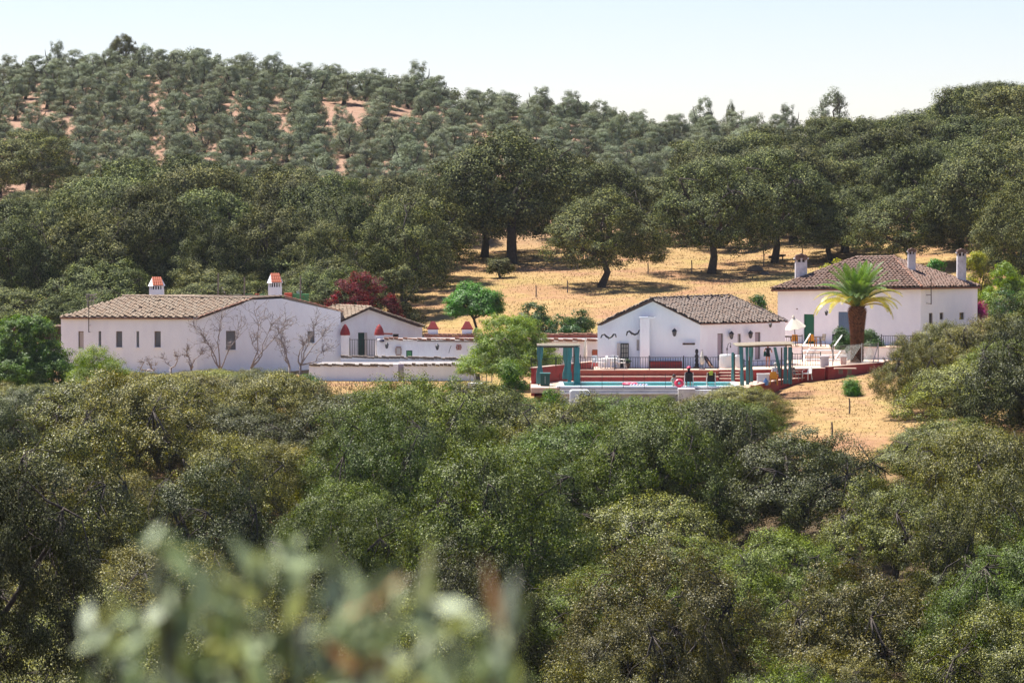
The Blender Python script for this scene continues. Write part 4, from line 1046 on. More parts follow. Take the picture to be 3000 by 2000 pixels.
def arch_pillar(px0, px1, py_ap, py_e, py_b, Y, m, label, name, cap='round'):
    a, c = P(px0, py_b, Y), P(px1, py_e, Y); w = c.x - a.x; cx = (a.x + c.x) / 2
    r = thing(name, (cx, Y + w / 2, a.z), label, "pillar")
    b = MB(); b.box((cx, Y + w / 2, (a.z + c.z) / 2), (w * .92, w * .92, c.z - a.z)); b.build("shaft", M['white_warm'], r)
    h = Z(py_ap, Y) - c.z; b = MB()
    if cap == 'round': b.lathe((cx, Y + w / 2, c.z), [(w * .58, 0), (w * .55, h * .25), (w * .44, h * .55), (w * .26, h * .82), (w * .06, h)], 16)
    else:
        b.box((cx, Y + w / 2, c.z + .05), (w * 1.08, w * 1.08, .1)); b.box((cx, Y + w / 2, c.z + .1 + h / 2), (w * .95, w * .95, h), taper=.38)
    b.build("red_cap", M['red_wall'], r)
arch_pillar(998, 1023, 950, 982, 1050, 252.5, None, "pillar with a rounded red cap, against the corner of the big farmhouse", "capped_pillar")
arch_pillar(1098, 1123, 950, 982, 1050, 251.8, None, "pillar with a rounded red cap, right of the green door", "capped_pillar")
arch_pillar(1252, 1284, 946, 965, 990, 253.6, None, "small white turret with a red pyramid cap, the left one on the low roof", "capped_turret", 'pyr')
arch_pillar(1352, 1385, 946, 965, 990, 253.6, None, "small white turret with a red pyramid cap, the right one below the vivid green tree", "capped_turret", 'pyr')

# ---------------- railings
def railing(A, B, h, sp, label, m=None, name="railing", low=.1, post=2.2, bw=.028):
    m = m or M['iron']; A = Vector(A); B = Vector(B); d = B - A; L = d.length; dn = d.normalized(); up = Vector((0, 0, 1))
    r = thing(name, A, label, "railing")
    for z in (low, h):
        b = MB(); b.bar(A + up * z, B + up * z, .045, .035); b.build("rail", m, r)
    n = max(2, int(L / sp)); me = None
    b = MB(); b.bar(A + up * low, A + up * h, bw); first = b.build("bar", m, r); me = first.data
    for i in range(1, n + 1):
        o = bpy.data.objects.new("bar", me); COL.objects.link(o); o.parent = r; o.matrix_basis = first.matrix_basis @ Matrix.Translation(d * i / n)
    k = max(1, int(L / post))
    for i in range(k + 1):
        q = A + d * i / k; b = MB(); b.bar(q - up * .05, q + up * (h + .12), .06); b.build("post", m, r)
    return r
railing(P(1025, 1043, 250.5), P(1104, 1043, 250.5), 1.22, .17, "tall iron railing in front of the green door", low=.05, post=2)

# ---------------- 3. low whitewashed range with flat roofs
lw = thing("low_house", P(1250, 1050, 249), "low white flat-roofed range with lanterns and a small green window", "house")
w3 = wall("front_wall", P2(1104, 249), P2(1760, 250), -12.6, [(1104, 996), (1400, 999), (1760, 1000)], lw, M['white_warm'], [(1190, 1026, 1208, 1048)])
in_opening(w3, 0, "window", M['crate_green'], lw, frame=M['dark_green'], slats=4)
zt3 = Z(998, 249)
def slab(poly, dz, name, m, parent):
    b = MB(); b.prism(poly, (0, 0, dz)); return b.build(name, m, parent)
slab([P(1104, 995, 249.1), P(1400, 998, 249.3), P(1760, 999, 250.1), P(1760, 990, 253.2), P(1237, 988, 253.2), P(1104, 990, 252.4)], -.1, "flat_roof", M['roof_lime'], lw)
def coping(a, c, parent, m=None, w=.34, h=.13, seed=1, step=.34, name="coping_tile", stuff=True):
    rg = random.Random(seed); a = Vector(a); c = Vector(c); d = c - a; n = max(1, int(d.length / step)); mb = MB(); dn = d.normalized(); side = Vector((dn.y, -dn.x, 0))
    for i in range(n):
        p = a + d * ((i + .5) / n) + Vector((0, 0, rg.uniform(-.02, .05)))
        mb.prism([p - dn * step * .48 - side * w / 2, p + dn * step * .48 - side * w / 2, p + dn * step * .48 + side * w / 2 + Vector((0, 0, -.03)), p - dn * step * .48 + side * w / 2], (0, 0, h * rg.uniform(.6, 1.3)))
    o = mb.build(name, m or M['edge'], parent); o['kind'] = 'stuff'; return o
coping(P(1125, 995, 249.0), P(1760, 999, 249.9), lw, seed=5)
b = MB(); b.prism([P(1243, 984, 253.4), P(1760, 981, 253.4), P(1760, 1000, 253.4), P(1243, 1000, 253.4)], (0, .3, 0)); b.build("rear_parapet", M['red_light'], lw)
b = MB(); b.prism([P(1243, 989, 253.2), P(1760, 990, 253.2), P(1760, 1004, 253.2), P(1243, 1004, 253.2)], (0, .15, 0)); b.build("parapet_base", M['white_warm'], lw)
coping(P(1243, 983, 253.6), P(1760, 980.5, 253.6), lw, seed=6, w=.5)
b = MB(); b.prism([Vector((X(1104, 249), 249.2, -12.6)), Vector((X(1104, 249), 253, -12.6)), Vector((X(1104, 249), 253, zt3 - .12)), Vector((X(1104, 249), 249.2, zt3 - .12))], (.3, 0, 0)); b.build("side_wall", M['white_warm'], lw)
b = MB(); b.bar(P(1122, 977, 252), P(1150, 978, 252), .12, .12); b.build("red_beam", M['red_light'], lw)
b = MB(); b.lathe(P(1119, 997, 248.9), [(.02, -.12), (.16, -.1), (.2, 0), (.12, .1), (.02, .12)], 10); b.build("blue_pot", M['navy'], lw)
def lantern(px, py, Y, label, m=None, s=1.0):
    c = P(px, py, Y); r = thing("wall_lantern", c, label, "lantern"); m = m or M['iron']
    b = MB(); b.lathe((c.x, c.y, c.z), [(.05 * s, -.2 * s), (.10 * s, -.12 * s), (.14 * s, .1 * s)], 8); b.build("lamp_glass", M['glass'], r)
    b = MB(); b.lathe((c.x, c.y, c.z + .1 * s), [(.17 * s, 0), (.1 * s, .08 * s), (.02 * s, .16 * s)], 8); b.build("lamp_cap", m, r)
    b = MB(); b.tube([c + Vector((0, 0, .24 * s)), c + Vector((0, .12, .26 * s)), c + Vector((0, .3, -.05))], [.018, .018, .018], 5); b.build("bracket", m, r)
lantern(1133, 1013, 248.6, "wall lantern at the left end of the low white range")
lantern(1281, 1017, 248.6, "wall lantern in the middle of the low white range")
def plaque(px0, py0, px1, py1, Y, m, label, name="wall_plaque", cat="plaque", frame=True, t=.05, fm=None):
    a, c = P(px0, py1, Y), P(px1, py0, Y); r = thing(name, a, label, cat)
    b = MB(); b.box(((a.x + c.x) / 2, Y, (a.z + c.z) / 2), (c.x - a.x - .04, t, c.z - a.z - .04)); b.build("panel", m, r)
    if frame:
        e = .06
        for (p, q2) in ((Vector((a.x, Y, a.z)), Vector((c.x, Y, a.z))), (Vector((a.x, Y, c.z)), Vector((c.x, Y, c.z))), (Vector((a.x, Y, a.z + e)), Vector((a.x, Y, c.z - e))), (Vector((c.x, Y, a.z + e)), Vector((c.x, Y, c.z - e)))):
            b = MB(); b.bar(p, q2, e, t + .03); b.build("frame", fm or M['edge'], r)
    return r
plaque(1160, 1017, 1175, 1039, 248.9, M['beige'], "framed pale panel on the low white wall next to the green window")
pq = plaque(1337, 1011, 1351, 1023, 248.95, M['beige'], "small tiled picture with a red frame on the low white wall", fm=M['red_light'])
b = MB()
for k in (0, 1): b.bar(P(1337 + 7 * (k == 0), 1011 if k == 0 else 1017, 248.9), P(1351 - 7 * (k == 0), 1023 if k == 0 else 1017, 248.9), .05)
b.build("tile_joint", M['red_light'], pq)
b = MB(); b.tube([P(1315, 1034, 248.8), P(1317, 1024, 248.8), P(1322, 1012, 248.8)], [.02, .02, .02], 5); tag(b.build("hook", M['iron']), "curved iron hook on the low white wall left of the tiled picture", "hook")
plaque(1735, 1025, 1751, 1043, 248.9, M['tile_red'], "round terracotta plaque near the pool house corner", fm=M['edge'])

# courtyard walls and whitewashed sheds in front
def low_wall(name, p0, p1, Y0, Y1, top0, top1, zb, label, cat="wall", roof=None, m=None, seed=3, cop=True):
    r = thing(name, P(p0, top0, Y0), label, cat)
    a, c = P(p0, top0, Y0), P(p1, top1, Y1)
    b = MB(); b.prism([Vector((a.x, a.y, zb)), Vector((c.x, c.y, zb)), c, a], (0, .35, 0)); b.build("masonry", m or M['white'], r)
    if roof:
        a2, c2 = P(p0 + roof[2], roof[1], roof[0]), P(p1 + roof[3], roof[1], roof[0])
        b = MB(); b.prism([a + Vector((0, .36, -.02)), c + Vector((0, .36, -.02)), c2, a2], (0, 0, -.12)); b.build("roof", M['roof_lime'], r)
    if cop: coping(a + Vector((0, .15, 0)), c + Vector((0, .15, 0)), r, M['stone'], w=.46, h=.15, seed=seed, step=.27, name="coping_stones")
    return r
low_wall("courtyard_wall", 998, 1380, 247.6, 247.6, 1047, 1054, -12.8, "back courtyard wall with rough tile coping under the green door", seed=8)
low_wall("shed_wall", 905, 1163, 243, 243, 1071, 1073, -13.2, "long low whitewashed shed wall left of the gap", cat="shed", roof=(247.3, 1060, 40, 30), seed=9)
low_wall("shed_wall", 1183, 1392, 243, 243, 1072, 1071, -13.2, "low whitewashed shed wall right of the gap", cat="shed", roof=(247.3, 1058, -15, 0), seed=10)
gp = thing("wall_gate_pier", P(1172, 1117, 243.4), "white pier and recess in the gap between the two shed walls", "pier")
b = MB(); a = P(1152, 1122, 242.9); c = P(1166, 1066, 242.9); b.box(((a.x + c.x) / 2, 243.1, (a.z + c.z) / 2), (c.x - a.x, .5, c.z - a.z)); b.build("pier", M['white'], gp)
b = MB(); a = P(1166, 1114, 243.6); c = P(1183, 1066, 243.6); b.box(((a.x + c.x) / 2, 243.8, (a.z + c.z) / 2), (c.x - a.x, .2, c.z - a.z)); b.build("door", M['mauve'], gp)
# metal gate
gt = thing("metal_gate", P(1375, 1120, 240), "grey tubular metal gate with a diagonal brace left of the fruit tree", "gate")
for (x0, y0, x1, y1) in ((1377, 1056, 1377, 1120), (1441, 1058, 1441, 1122), (1377, 1058, 1392, 1118), (1393, 1058, 1393, 1118), (1412, 1058, 1412, 1118), (1425, 1058, 1425, 1118), (1377, 1058, 1441, 1060), (1377, 1117, 1441, 1119)):
    b = MB(); b.tube([P(x0, y0, 240), P(x1, y1, 240)], [.035, .035], 6); b.build("tube", M['steel'], gt)
bl = thing("white_block", P(1390, 1140, 232), "low white block below the metal gate", "block")
b = MB(); b.box(P(1392, 1132, 232), (1.0, .8, .5)); b.build("block", M['white'], bl)

# ================================================================== POOL TERRACES
ZP, ZT, ZH = -12.2, -11.48, -10.62            # pool deck, upper terrace, house terrace
def V3(px, Y, z): return Vector((X(px, Y), Y, z))
def floor_slab(name, pts, z, dz, m, label):
    b = MB(); b.prism([Vector((p.x, p.y, z)) for p in pts], (0, 0, -dz)); o = b.build(name, m); return tag(o, label, kind='structure')
# pool deck with a basin cut out: strips around the water
wx0, wx1, wy0, wy1 = X(1652, 226), X(2150, 226), 224.1, 229.4
dx0, dx1 = X(1556, 224), X(2205, 224)
def rect(x0, x1, y0, y1): return [Vector((x0, y0, 0)), Vector((x1, y0, 0)), Vector((x1, y1, 0)), Vector((x0, y1, 0))]
b = MB()
for q in (rect(dx0, wx0, 223.6, 232), rect(wx0, wx1, 223.6, wy0), rect(wx0, wx1, wy1, 232), rect(wx1, dx1, 223.6, 232),
          [Vector((dx1, 223.6, 0)), V3(2272, 231, 0), V3(2272, 231, 0) + Vector((0, 1, 0)), Vector((dx1, 232, 0))],
          [Vector((V3(2272, 231, 0).x, 232, 0)), V3(2272, 231, 0), V3(2416, 237, 0), V3(2412, 238, 0)]):
    b.prism([Vector((p.x, p.y, ZP)) for p in q], (0, 0, -.35))
tag(b.build("pool_deck", M['pink_pave']), kind='structure')
pool = thing("swimming_pool", (wx0, wy0, ZP), "turquoise swimming pool with a white kerb", "pool")
wm = mat("pool_water", (0.02, 0.36, 0.42), 0.15, 0.12, noise=(0.05, 0.48, 0.52), nscale=1.5, bump=0.3, bscale=4)
b = MB(); b.box(((wx0 + wx1) / 2, (wy0 + wy1) / 2, ZP - .18), (wx1 - wx0 - .1, wy1 - wy0 - .1, .1)); b.build("water", wm, pool)
b = MB(); b.box(((wx0 + wx1) / 2, 223.7, ZP + .05), (wx1 - wx0 + 1.0, .5, .12)); b.build("kerb", M['white_paint'], pool)
for x in (wx0 - .15, wx1 + .15):
    b = MB(); b.box((x, (wy0 + wy1) / 2, ZP + .05), (.3, wy1 - wy0, .1)); b.build("kerb", M['white_paint'], pool)
b = MB(); b.box(((wx0 + wx1) / 2, wy1 + .15, ZP + .04), (wx1 - wx0 + .6, .3, .08)); b.build("kerb", M['white_paint'], pool)
pw = thing("pool_wall", (wx0, 223.3, -14), "grey stained concrete wall under the front edge of the pool", "wall")
b = MB(); b.box(((X(1640, 223) + X(1990, 223)) / 2, 223.3, -13.4), (X(1990, 223) - X(1640, 223), .45, 2.2)); b.build("masonry", M['concrete'], pw)
b = MB(); b.box(((X(1640, 223) + X(1992, 223)) / 2, 223.2, Z(1153, 223)), (X(1992, 223) - X(1640, 223), .6, .07)); b.build("ledge", M['white_old'], pw)
pr_ = thing("pool_pier", (X(2010, 222.5), 222.5, -14), "pale rough pier at the right end of the pool wall", "pier")
b = MB(); b.box((X(2012, 222.5), 222.9, -13.4), (1.1, 1.2, 2.4)); b.build("masonry", M['white_old'], pr_)
pe = thing("pool_end_wall", (X(2110, 223), 223, -14), "white wall under the deck beside the teal pergola", "wall")
b = MB(); b.box((X(2112, 223), 223.3, -13.3), (X(2195, 223) - X(2035, 223), .5, 1.95)); b.build("masonry", M['white'], pe)
wb = thing("white_block", P(1700, 1180, 218), "white rounded block standing below the left end of the pool", "block")
b = MB(); a = P(1670, 1195, 218); c = P(1729, 1143, 218); w_ = c.x - a.x
b.prism([Vector((a.x, 218, a.z)), Vector((c.x, 218, a.z)), Vector((c.x, 218, c.z - .15)), Vector((c.x - .15, 218, c.z)), Vector((a.x + .1, 218, c.z)), Vector((a.x, 218, c.z - .1))], (0, 1.0, 0)); b.build("block", M['white'], wb)
# terrace fills
fill = MB()
for q, z0, z1 in ((([V3(1740, 232, 0), V3(2105, 232, 0), V3(2105, 233, 0), V3(1740, 233, 0)]), -13, ZT),):
    fill.prism([Vector((p.x, p.y, z1)) for p in q], (0, 0, z0 - z1))
T = [V3(1740, 233, 0), V3(2105, 233, 0), V3(2105, 233.2, 0), V3(2168, 233.2, 0), V3(2168, 232.2, 0), V3(2412, 234.6, 0), V3(2580, 241, 0), V3(2620, 252, 0), V3(2290, 252, 0), V3(1740, 244, 0)]
floor_slab("upper_terrace", T, ZT, 1.3, M['pink_pave'], "pale terracotta paving of the upper terrace")
floor_slab("upper_terrace_front", [V3(1740, 232, 0), V3(2105, 232, 0), V3(2105, 233, 0), V3(1740, 233, 0)], ZT, 1.3, M['pink_pave'], None)
floor_slab("middle_ledge", [V3(1690, 230.7, 0), V3(2105, 230.7, 0), V3(2105, 232, 0), V3(1690, 232, 0)], -11.86, 1.0, M['pink_pave'], "narrow ledge between the two red walls")
HT = [V3(2235, 248.4, 0), V3(2700, 248.4, 0), V3(2790, 252, 0), V3(2790, 262, 0), V3(2230, 262, 0)]
floor_slab("house_terrace", HT, ZH, 2.0, M['pink_pave'], "terrace in front of the hipped house")
def red_wall(name, p0, p1, z0, z1, label, th=.25, m=None, capm=None):
    r = thing(name, Vector((p0.x, p0.y, z0)), label, "wall"); p0 = Vector((p0.x, p0.y, 0)); p1 = Vector((p1.x, p1.y, 0))
    d = (p1 - p0).normalized(); n = Vector((d.y, -d.x, 0))
    za0, za1 = z1 if isinstance(z1, tuple) else (z1, z1)
    b = MB(); b.prism([p0 + Vector((0, 0, z0)), p1 + Vector((0, 0, z0)), p1 + Vector((0, 0, za1)), p0 + Vector((0, 0, za0))], n * th); b.build("masonry", m or M['red_wall'], r)
    b = MB(); b.prism([p0 + Vector((0, 0, za0 + .003)) - n * .08, p1 + Vector((0, 0, za1 + .003)) - n * .08, p1 + Vector((0, 0, za1 + .003)) + n * (th + .04), p0 + Vector((0, 0, za0 + .003)) + n * (th + .04)], (0, 0, .045)); b.build("coping", capm or M['pink_pave'], r)
    return r
red_wall("red_wall", V3(1690, 230.7, 0), V3(2105, 230.7, 0), -13, -11.855, "lower dark red wall along the back of the pool")
red_wall("red_wall", V3(1700, 232, 0), V3(2105, 232, 0), -12.5, ZT + .005, "upper faded red wall above the lower one behind the pool", m=M['red_light'])
red_wall("red_wall", V3(2168, 232.2, 0), V3(2412, 234.6, 0), -12.5, ZT + .005, "dark red wall behind the teal pergola", m=M['red_wall'])
red_wall("ramp_wall", V3(1556, 228, 0), V3(1742, 238, 0), -13, (-11.13, -11.15), "long red side wall rising behind the teal curtains")
red_wall("retaining_wall", V3(2200, 223.8, 0), V3(2272, 230.6, 0), -14, (ZP + .12, ZP + .1), "short red retaining wall corner beside the pergola")
red_wall("retaining_wall", V3(2272, 230.8, 0), V3(2418, 237, 0), -14.2, ZP + .1, "red retaining wall running up from the corner to the wire fence post")
red_wall("retaining_wall", V3(2418, 234.6, 0), V3(2580, 241, 0), -13.5, ZT + .1, "dark red retaining wall under the chain-link fence")
red_wall("terrace_wall", V3(2235, 248.3, 0), V3(2352, 248.3, 0), -12, ZH + .005, "pink wall left of the white-railed stairs", m=M['white_warm'])
red_wall("terrace_wall", V3(2478, 248.3, 0), V3(2700, 248.3, 0), -12, ZH + .005, "pink terrace wall behind the palm trunk", m=M['white_warm'])
# red steps between the pool deck and the upper terrace
st = thing("red_steps", V3(2137, 231, ZP), "small flight of dark red steps left of the pergola", "stairs")
for i in range(4):
    b = MB(); y0 = 231.0 + .5 * i; z1 = ZP + .18 * (i + 1) - (.01 if i == 3 else 0); b.box(((X(2106, 232) + X(2167, 232)) / 2, y0 + .26, (z1 + -12.8) / 2), (X(2167, 232) - X(2106, 232) - .02, .5, z1 + 12.8)); b.build("step", M['red_wall'], st)
    b = MB(); b.box(((X(2106, 232) + X(2167, 232)) / 2, y0 + .24, z1 + .02), (X(2167, 232) - X(2106, 232) - .02, .5, .03)); b.build("tread", M['pink_pave'], st)
# stairs up to the house terrace
sx0, sx1 = X(2356, 247), X(2478, 247)
st = thing("stairs", ((sx0 + sx1) / 2, 245.4, ZT), "wide pale stairs with four slanting white handrails", "stairs")
ns = 6
for i in range(ns):
    z1 = ZT + (ZH - ZT) * (i + 1) / ns - .004; y0 = 245.6 + (248.3 - 245.6) * i / ns
    b = MB(); b.box(((sx0 + sx1) / 2, (y0 + 248.28) / 2, (z1 + z1 - .15) / 2), (sx1 - sx0, 248.28 - y0, .15)); b.build("step", M['pink_pave'] if i % 2 else M['white_warm'], st)
for (x0, y0, x1, y1, nm) in ((2351, 1055, 2374, 1018, "lower left"), (2351, 1015, 2374, 978, ""), (2446, 1052, 2470, 1018, ""), (2444, 1014, 2469, 979, "")):
    b = MB(); b.tube([P(x0, y0, 245.6), P(x1, y1, 248.2)], [.05, .05], 6); b.build("handrail", M['white_paint'], st)
for (x0, y0, x1, y1, Y) in ((2350, 1013, 2350, 1078, 244.5), (2441, 1005, 2441, 1072, 244.5), (2433, 1010, 2444, 1052, 244.5), (2374, 979, 2374, 1017, 248.4), (2469, 980, 2469, 1017, 248.4)):
    b = MB(); b.tube([P(x0, y0, Y), P(x1, y1, Y)], [.03, .03], 6); b.build("post", M['iron'], st)
# railings
railing(V3(1700, 231.95, ZT + .03), V3(2104, 231.95, ZT + .03), .86, .17, "dark iron railing along the terrace edge above the pool")
railing(V3(1556, 228.2, -11.1), V3(1700, 232, -11.1), .55, .2, "low thin railing on the red side wall left of the pool")
railing(V3(2322, 236.5, ZT), V3(2404, 237.3, ZT), .92, .19, "iron railing between the pergola and the concrete post")
railing(V3(2240, 248.6, ZH), V3(2350, 248.6, ZH), .82, .16, "iron railing on the house terrace under the cream parasol")
railing(V3(2582, 249.2, ZH), V3(2700, 249.2, ZH), .82, .16, "iron railing on the house terrace right of the palm")
railing(V3(2180, 235.2, ZT), V3(2312, 236, ZT), .5, .3, "sparse low railing behind the pergola")
fr_ = thing("pool_fence", V3(1640, 223.2, ZP), "thin see-through fence along the front edge of the pool", "fence")
for i in range(9):
    q = V3(1640 + i * 62, 223.45, ZP); b = MB(); b.bar(q - Vector((0, 0, .5 if i % 2 == 0 else 0)), q + Vector((0, 0, .95)), .025); b.build("post", M['iron'], fr_)
b = MB(); b.bar(V3(1640, 223.45, ZP + .93), V3(2136, 223.45, ZP + .93), .012); b.build("rail", M['iron'], fr_)
mb = MB()
for i in range(150):
    q = V3(1640 + i * 3.31, 223.47, ZP + .1); mb.bar(q, q + Vector((0, 0, .8)), .008)
o = mb.build("wires", M['iron'], fr_); o['kind'] = 'stuff'
# chain-link fence
cf = thing("chain_link_fence", V3(2480, 238, ZT), "chain-link fence on steel posts around the palm", "fence")
for (px, Y) in ((2440, 236), (2525, 239.2), (2573, 241)):
    b = MB(); b.tube([V3(px, Y, ZT), V3(px, Y, ZT + 1.55)], [.04, .04], 6); b.build("post", M['steel'], cf)
b = MB(); b.tube([P(2556, 1066, 240.5), P(2572, 1012, 241)], [.035, .035], 6); b.build("brace", M['steel'], cf)
b = MB(); b.tube([P(2421, 1106, 236.6), P(2430, 1052, 237)], [.035, .035], 6); b.build("brace", M['white_paint'], cf)
mb = MB()
for (p0, p1) in (((2440, 236), (2525, 239.2)), ((2525, 239.2), (2573, 241))):
    n = 26
    for i in range(n + 1):
        for sgn in (-1, 1):
            t0 = i / n; t1 = t0 + sgn * .5
            if 0 <= t1 <= 1:
                a = V3(*p0, ZT + .05).lerp(V3(*p1, ZT + .05), t0); c = V3(*p0, ZT + 1.45).lerp(V3(*p1, ZT + 1.45), t1); mb.bar(a, c, .009)
    mb.bar(V3(*p0, ZT + 1.48), V3(*p1, ZT + 1.48), .02)
o = mb.build("wire_mesh", M['net'], cf); o['kind'] = 'stuff'
cp = thing("concrete_post", P(2416, 1078, 236), "thick grey concrete post at the end of the iron railing", "post")
b = MB(); a = P(2405, 1080, 236); c = P(2428, 1046, 236); b.box(((a.x + c.x) / 2, 236.2, (a.z + c.z) / 2), (c.x - a.x, .45, c.z - a.z)); b.build("shaft", M['concrete'], cp)
b = MB(); b.box(((a.x + c.x) / 2, 236.2, c.z + .03), (c.x - a.x + .1, .55, .06)); b.build("cap", M['concrete'], cp)
bp_ = thing("brown_pillar", P(2472, 1068, 238), "short brown pillar left of the palm base", "post")
b = MB(); a = P(2464, 1070, 238); c = P(2480, 1046, 238); b.box(((a.x + c.x) / 2, 238.2, (a.z + c.z) / 2), (c.x - a.x, .35, c.z - a.z)); b.build("shaft", M['red_light'], bp_)
b = MB(); b.box(((a.x + c.x) / 2, 238.2, c.z + .03), (c.x - a.x + .08, .42, .05)); b.build("cap", M['concrete'], bp_)
sb = thing("stone_bench", P(2475, 1082, 233), "low stone bench on the dry slope under the red wall", "bench")
b = MB(); b.box(P(2476, 1079, 233), (1.5, .5, .08)); b.build("seat", M['pink_pave'], sb)
for px in (2463, 2489):
    b = MB(); b.box(P(px, 1087, 233), (.25, .4, .35)); b.build("leg", M['stone'], sb)

# ---------------- pool house
ph = thing("pool_house", P(1905, 1077, 236), "white gabled pool house with a grey-brown tiled roof", "house")
gA, gB, gC = P2(1751, 236.5), P2(2051, 236), P2(2300, 241)
w4 = wall("gable_wall", gA, gB, ZT - .6, [(1751, 949), (1905, 876.5), (2051, 948)], ph, M['white'], [(1808, 1005, 1842, 1077), (1865, 995, 1873, 1027)])
in_opening(w4, 1, "window", M['beige'], ph)
w5 = wall("side_wall", gB, gC, ZT - .6, [(2051, 948), (2300, 942)], ph, M['white_warm'], [(2102, 977, 2119, 1055), (2161, 978, 2171, 1052), (2212, 973, 2228, 1052)])
in_opening(w5, 0, "door", M['mauve'], ph); in_opening(w5, 1, "door", M['beige'], ph); in_opening(w5, 2, "door", M['mauve'], ph)
# door: dark recess, lattice leaf on the right and beige leaf on the left
in_opening(w4, 0, "doorway", M['black'], ph, depth=.3)
lt = MB(); a = P(1808, 1077, 236.2); c = P(1818, 1005, 236.2); lt.box(((a.x + c.x) / 2, 236.25, (a.z + c.z) / 2), (c.x - a.x, .05, c.z - a.z)); lt.build("door", M['beige'], ph)
lf = MB(); a = P(1820, 1076, 236.2); c = P(1841, 1006, 236.2); z1_, z0_ = c.z, a.z
for t in np.linspace(0, 1, 4): lf.bar(Vector((a.x + (c.x - a.x) * t, 236.2, z0_)), Vector((a.x + (c.x - a.x) * t, 236.2, z1_)), .045)
for t in np.linspace(0, 1, 6): lf.bar(Vector((a.x, 236.22, z0_ + (z1_ - z0_) * t)), Vector((c.x, 236.22, z0_ + (z1_ - z0_) * t)), .035)
ld = lf.build("lattice_door", M['iron'], ph)
b = MB(); b.box(((a.x + c.x) / 2, 236.3, z0_ + (z1_ - z0_) * .65), (c.x - a.x - .05, .02, (z1_ - z0_) * .62)); b.build("pane", M['canvas'], ld)
apx = P(1905, 874, 235.9); e1 = P(2053, 947, 235.8); e2 = P(2307, 940, 241.2)
pl4 = plane3(apx, e1, e2); r2 = hit(2140, 866, pl4)
roof_plane(ph, pl4, [e1, e2, r2, apx], (e1, e2), M['tile_grey'], seed=3, rough=.014, pitch=.19, course=.30)
eLft = P(1749, 949, 236.3); eL2 = eLft + (r2 - apx)
pl5 = plane3(apx, eLft, r2); roof_plane(ph, pl5, [eLft, apx, r2, eL2], (eL2, eLft), M['tile_grey'], seed=4)
e3 = Vector((eL2.x + 2, eL2.y + 2, eL2.z)); 
b = MB(); b.prism([r2, e2, Vector((e2.x - 2, e2.y + 5, e2.z)), e3, eL2], (0, 0, -.1)); b.build("back_roof", M['tile_grey'], ph)
ridge(ph, apx, r2, M['tile_grey'], r=.11); ridge(ph, apx + Vector((0, 0, -.02)), e1, M['iron'], r=.05, name="verge"); ridge(ph, eLft, apx + Vector((0, 0, -.02)), M['iron'], r=.05, name="verge"); ridge(ph, r2, e2, M['tile_grey'], r=.10, name="hip_tiles")
b = MB(); b.bar(e1 + Vector((0, .02, -.07)), e2 + Vector((0, .02, -.07)), .08, .07); b.build("eave_edge", M['edge'], ph)
b = MB(); a_ = Vector((gA[0], gA[1] + .3, ZT - .6)); c_ = Vector((eL2.x + .3, eL2.y, ZT - .6)); hh_ = eLft.z - ZT + .4
b.prism([a_, c_, c_ + Vector((0, 0, hh_)), a_ + Vector((0, 0, hh_))], (.3, 0, 0)); b.build("back_wall", M['white'], ph)
b = MB(); a_ = Vector((gC[0] - .1, gC[1] + .1, ZT - .6)); c_ = Vector((gC[0] - 2, gC[1] + 5, ZT - .6)); b.prism([a_, c_, c_ + Vector((0, 0, hh_ - .1)), a_ + Vector((0, 0, hh_ - .1))], (-.3, 0, 0)); b.build("back_wall", M['white'], ph)
# chimney breast on the gable
b = MB(); a = P(1875, 1077, 235.6); c = P(1903, 933, 235.6)
b.prism([Vector((a.x, 235.45, ZT)), Vector((c.x, 235.45, ZT)), Vector((c.x, 235.45, c.z)), Vector((a.x, 235.45, c.z))], (0, .6, 0)); b.build("chimney_breast", M['white_warm'], ph)
b = MB(); a = P(1873, 933, 235.4); c = P(1920, 929, 235.4); b.box(((a.x + c.x) / 2, 235.72, c.z - .03), (c.x - a.x, .65, .07)); b.build("mantel", M['white'], ph)
b = MB(); b.box(P(1907, 928, 235.9), (.42, .08, .06)); b.build("vent_or_shadow", M['black'], ph)  # black sliver standing in for a shadow spot over the mantel
def horn(pts_, label, Y=235.75):
    r = thing("wall_ornament", P(*pts_[0], Y), label, "wall ornament")
    b = MB(); q = [P(x, y, Y) for x, y in pts_]; n = len(q)
    b.tube(q, [.03 + .05 * math.sin(math.pi * (i + .5) / n) for i in range(n)], 6); b.build("branch", M['iron'], r)
    for i in (1, n // 2, n - 2):
        b = MB(); b.bar(q[i] + Vector((0, .02, 0)), q[i] + Vector((0, .2, -.12)), .025); b.build("hook", M['iron'], r)
horn([(1760, 990), (1764, 981), (1770, 979), (1776, 985), (1784, 990), (1793, 985), (1798, 979), (1803, 979), (1805, 988)], "dark wavy branch hung on the gable left of the lattice door")
horn([(1835, 983), (1838, 972), (1844, 970), (1850, 976), (1860, 980), (1869, 976), (1873, 966)], "dark wavy branch hung next to the chimney breast")
lantern(1976, 975, 235.7, "wall lantern on the right half of the pool house gable", s=1.2)
lantern(2143, 983, 237.5, "wall lantern between the first two doors of the pool house", s=1.2)
lantern(2199, 981, 238.5, "wall lantern left of the last door of the pool house", s=1.2)
lantern(2257, 953, 239.6, "tiny lamp under the eave at the far end of the pool house", s=.8)
sg = thing("wooden_board", P(2018, 1007, 235.8), "dark wooden plank fixed to the pool house gable below the lantern", "board")
b = MB(); b.box(P(2018, 1007, 235.75), (.86, .06, .13)); b.build("plank", M['wood_dark'], sg)
for dx_ in (-.3, .3):
    b = MB(); b.box(P(2018, 1007, 235.71) + Vector((dx_, 0, 0)), (.05, .03, .15)); b.build("bracket", M['iron'], sg)
tt = thing("carved_post", P(2041, 1077, 235.2), "dark carved wooden figure standing against the pool house corner", "carving")
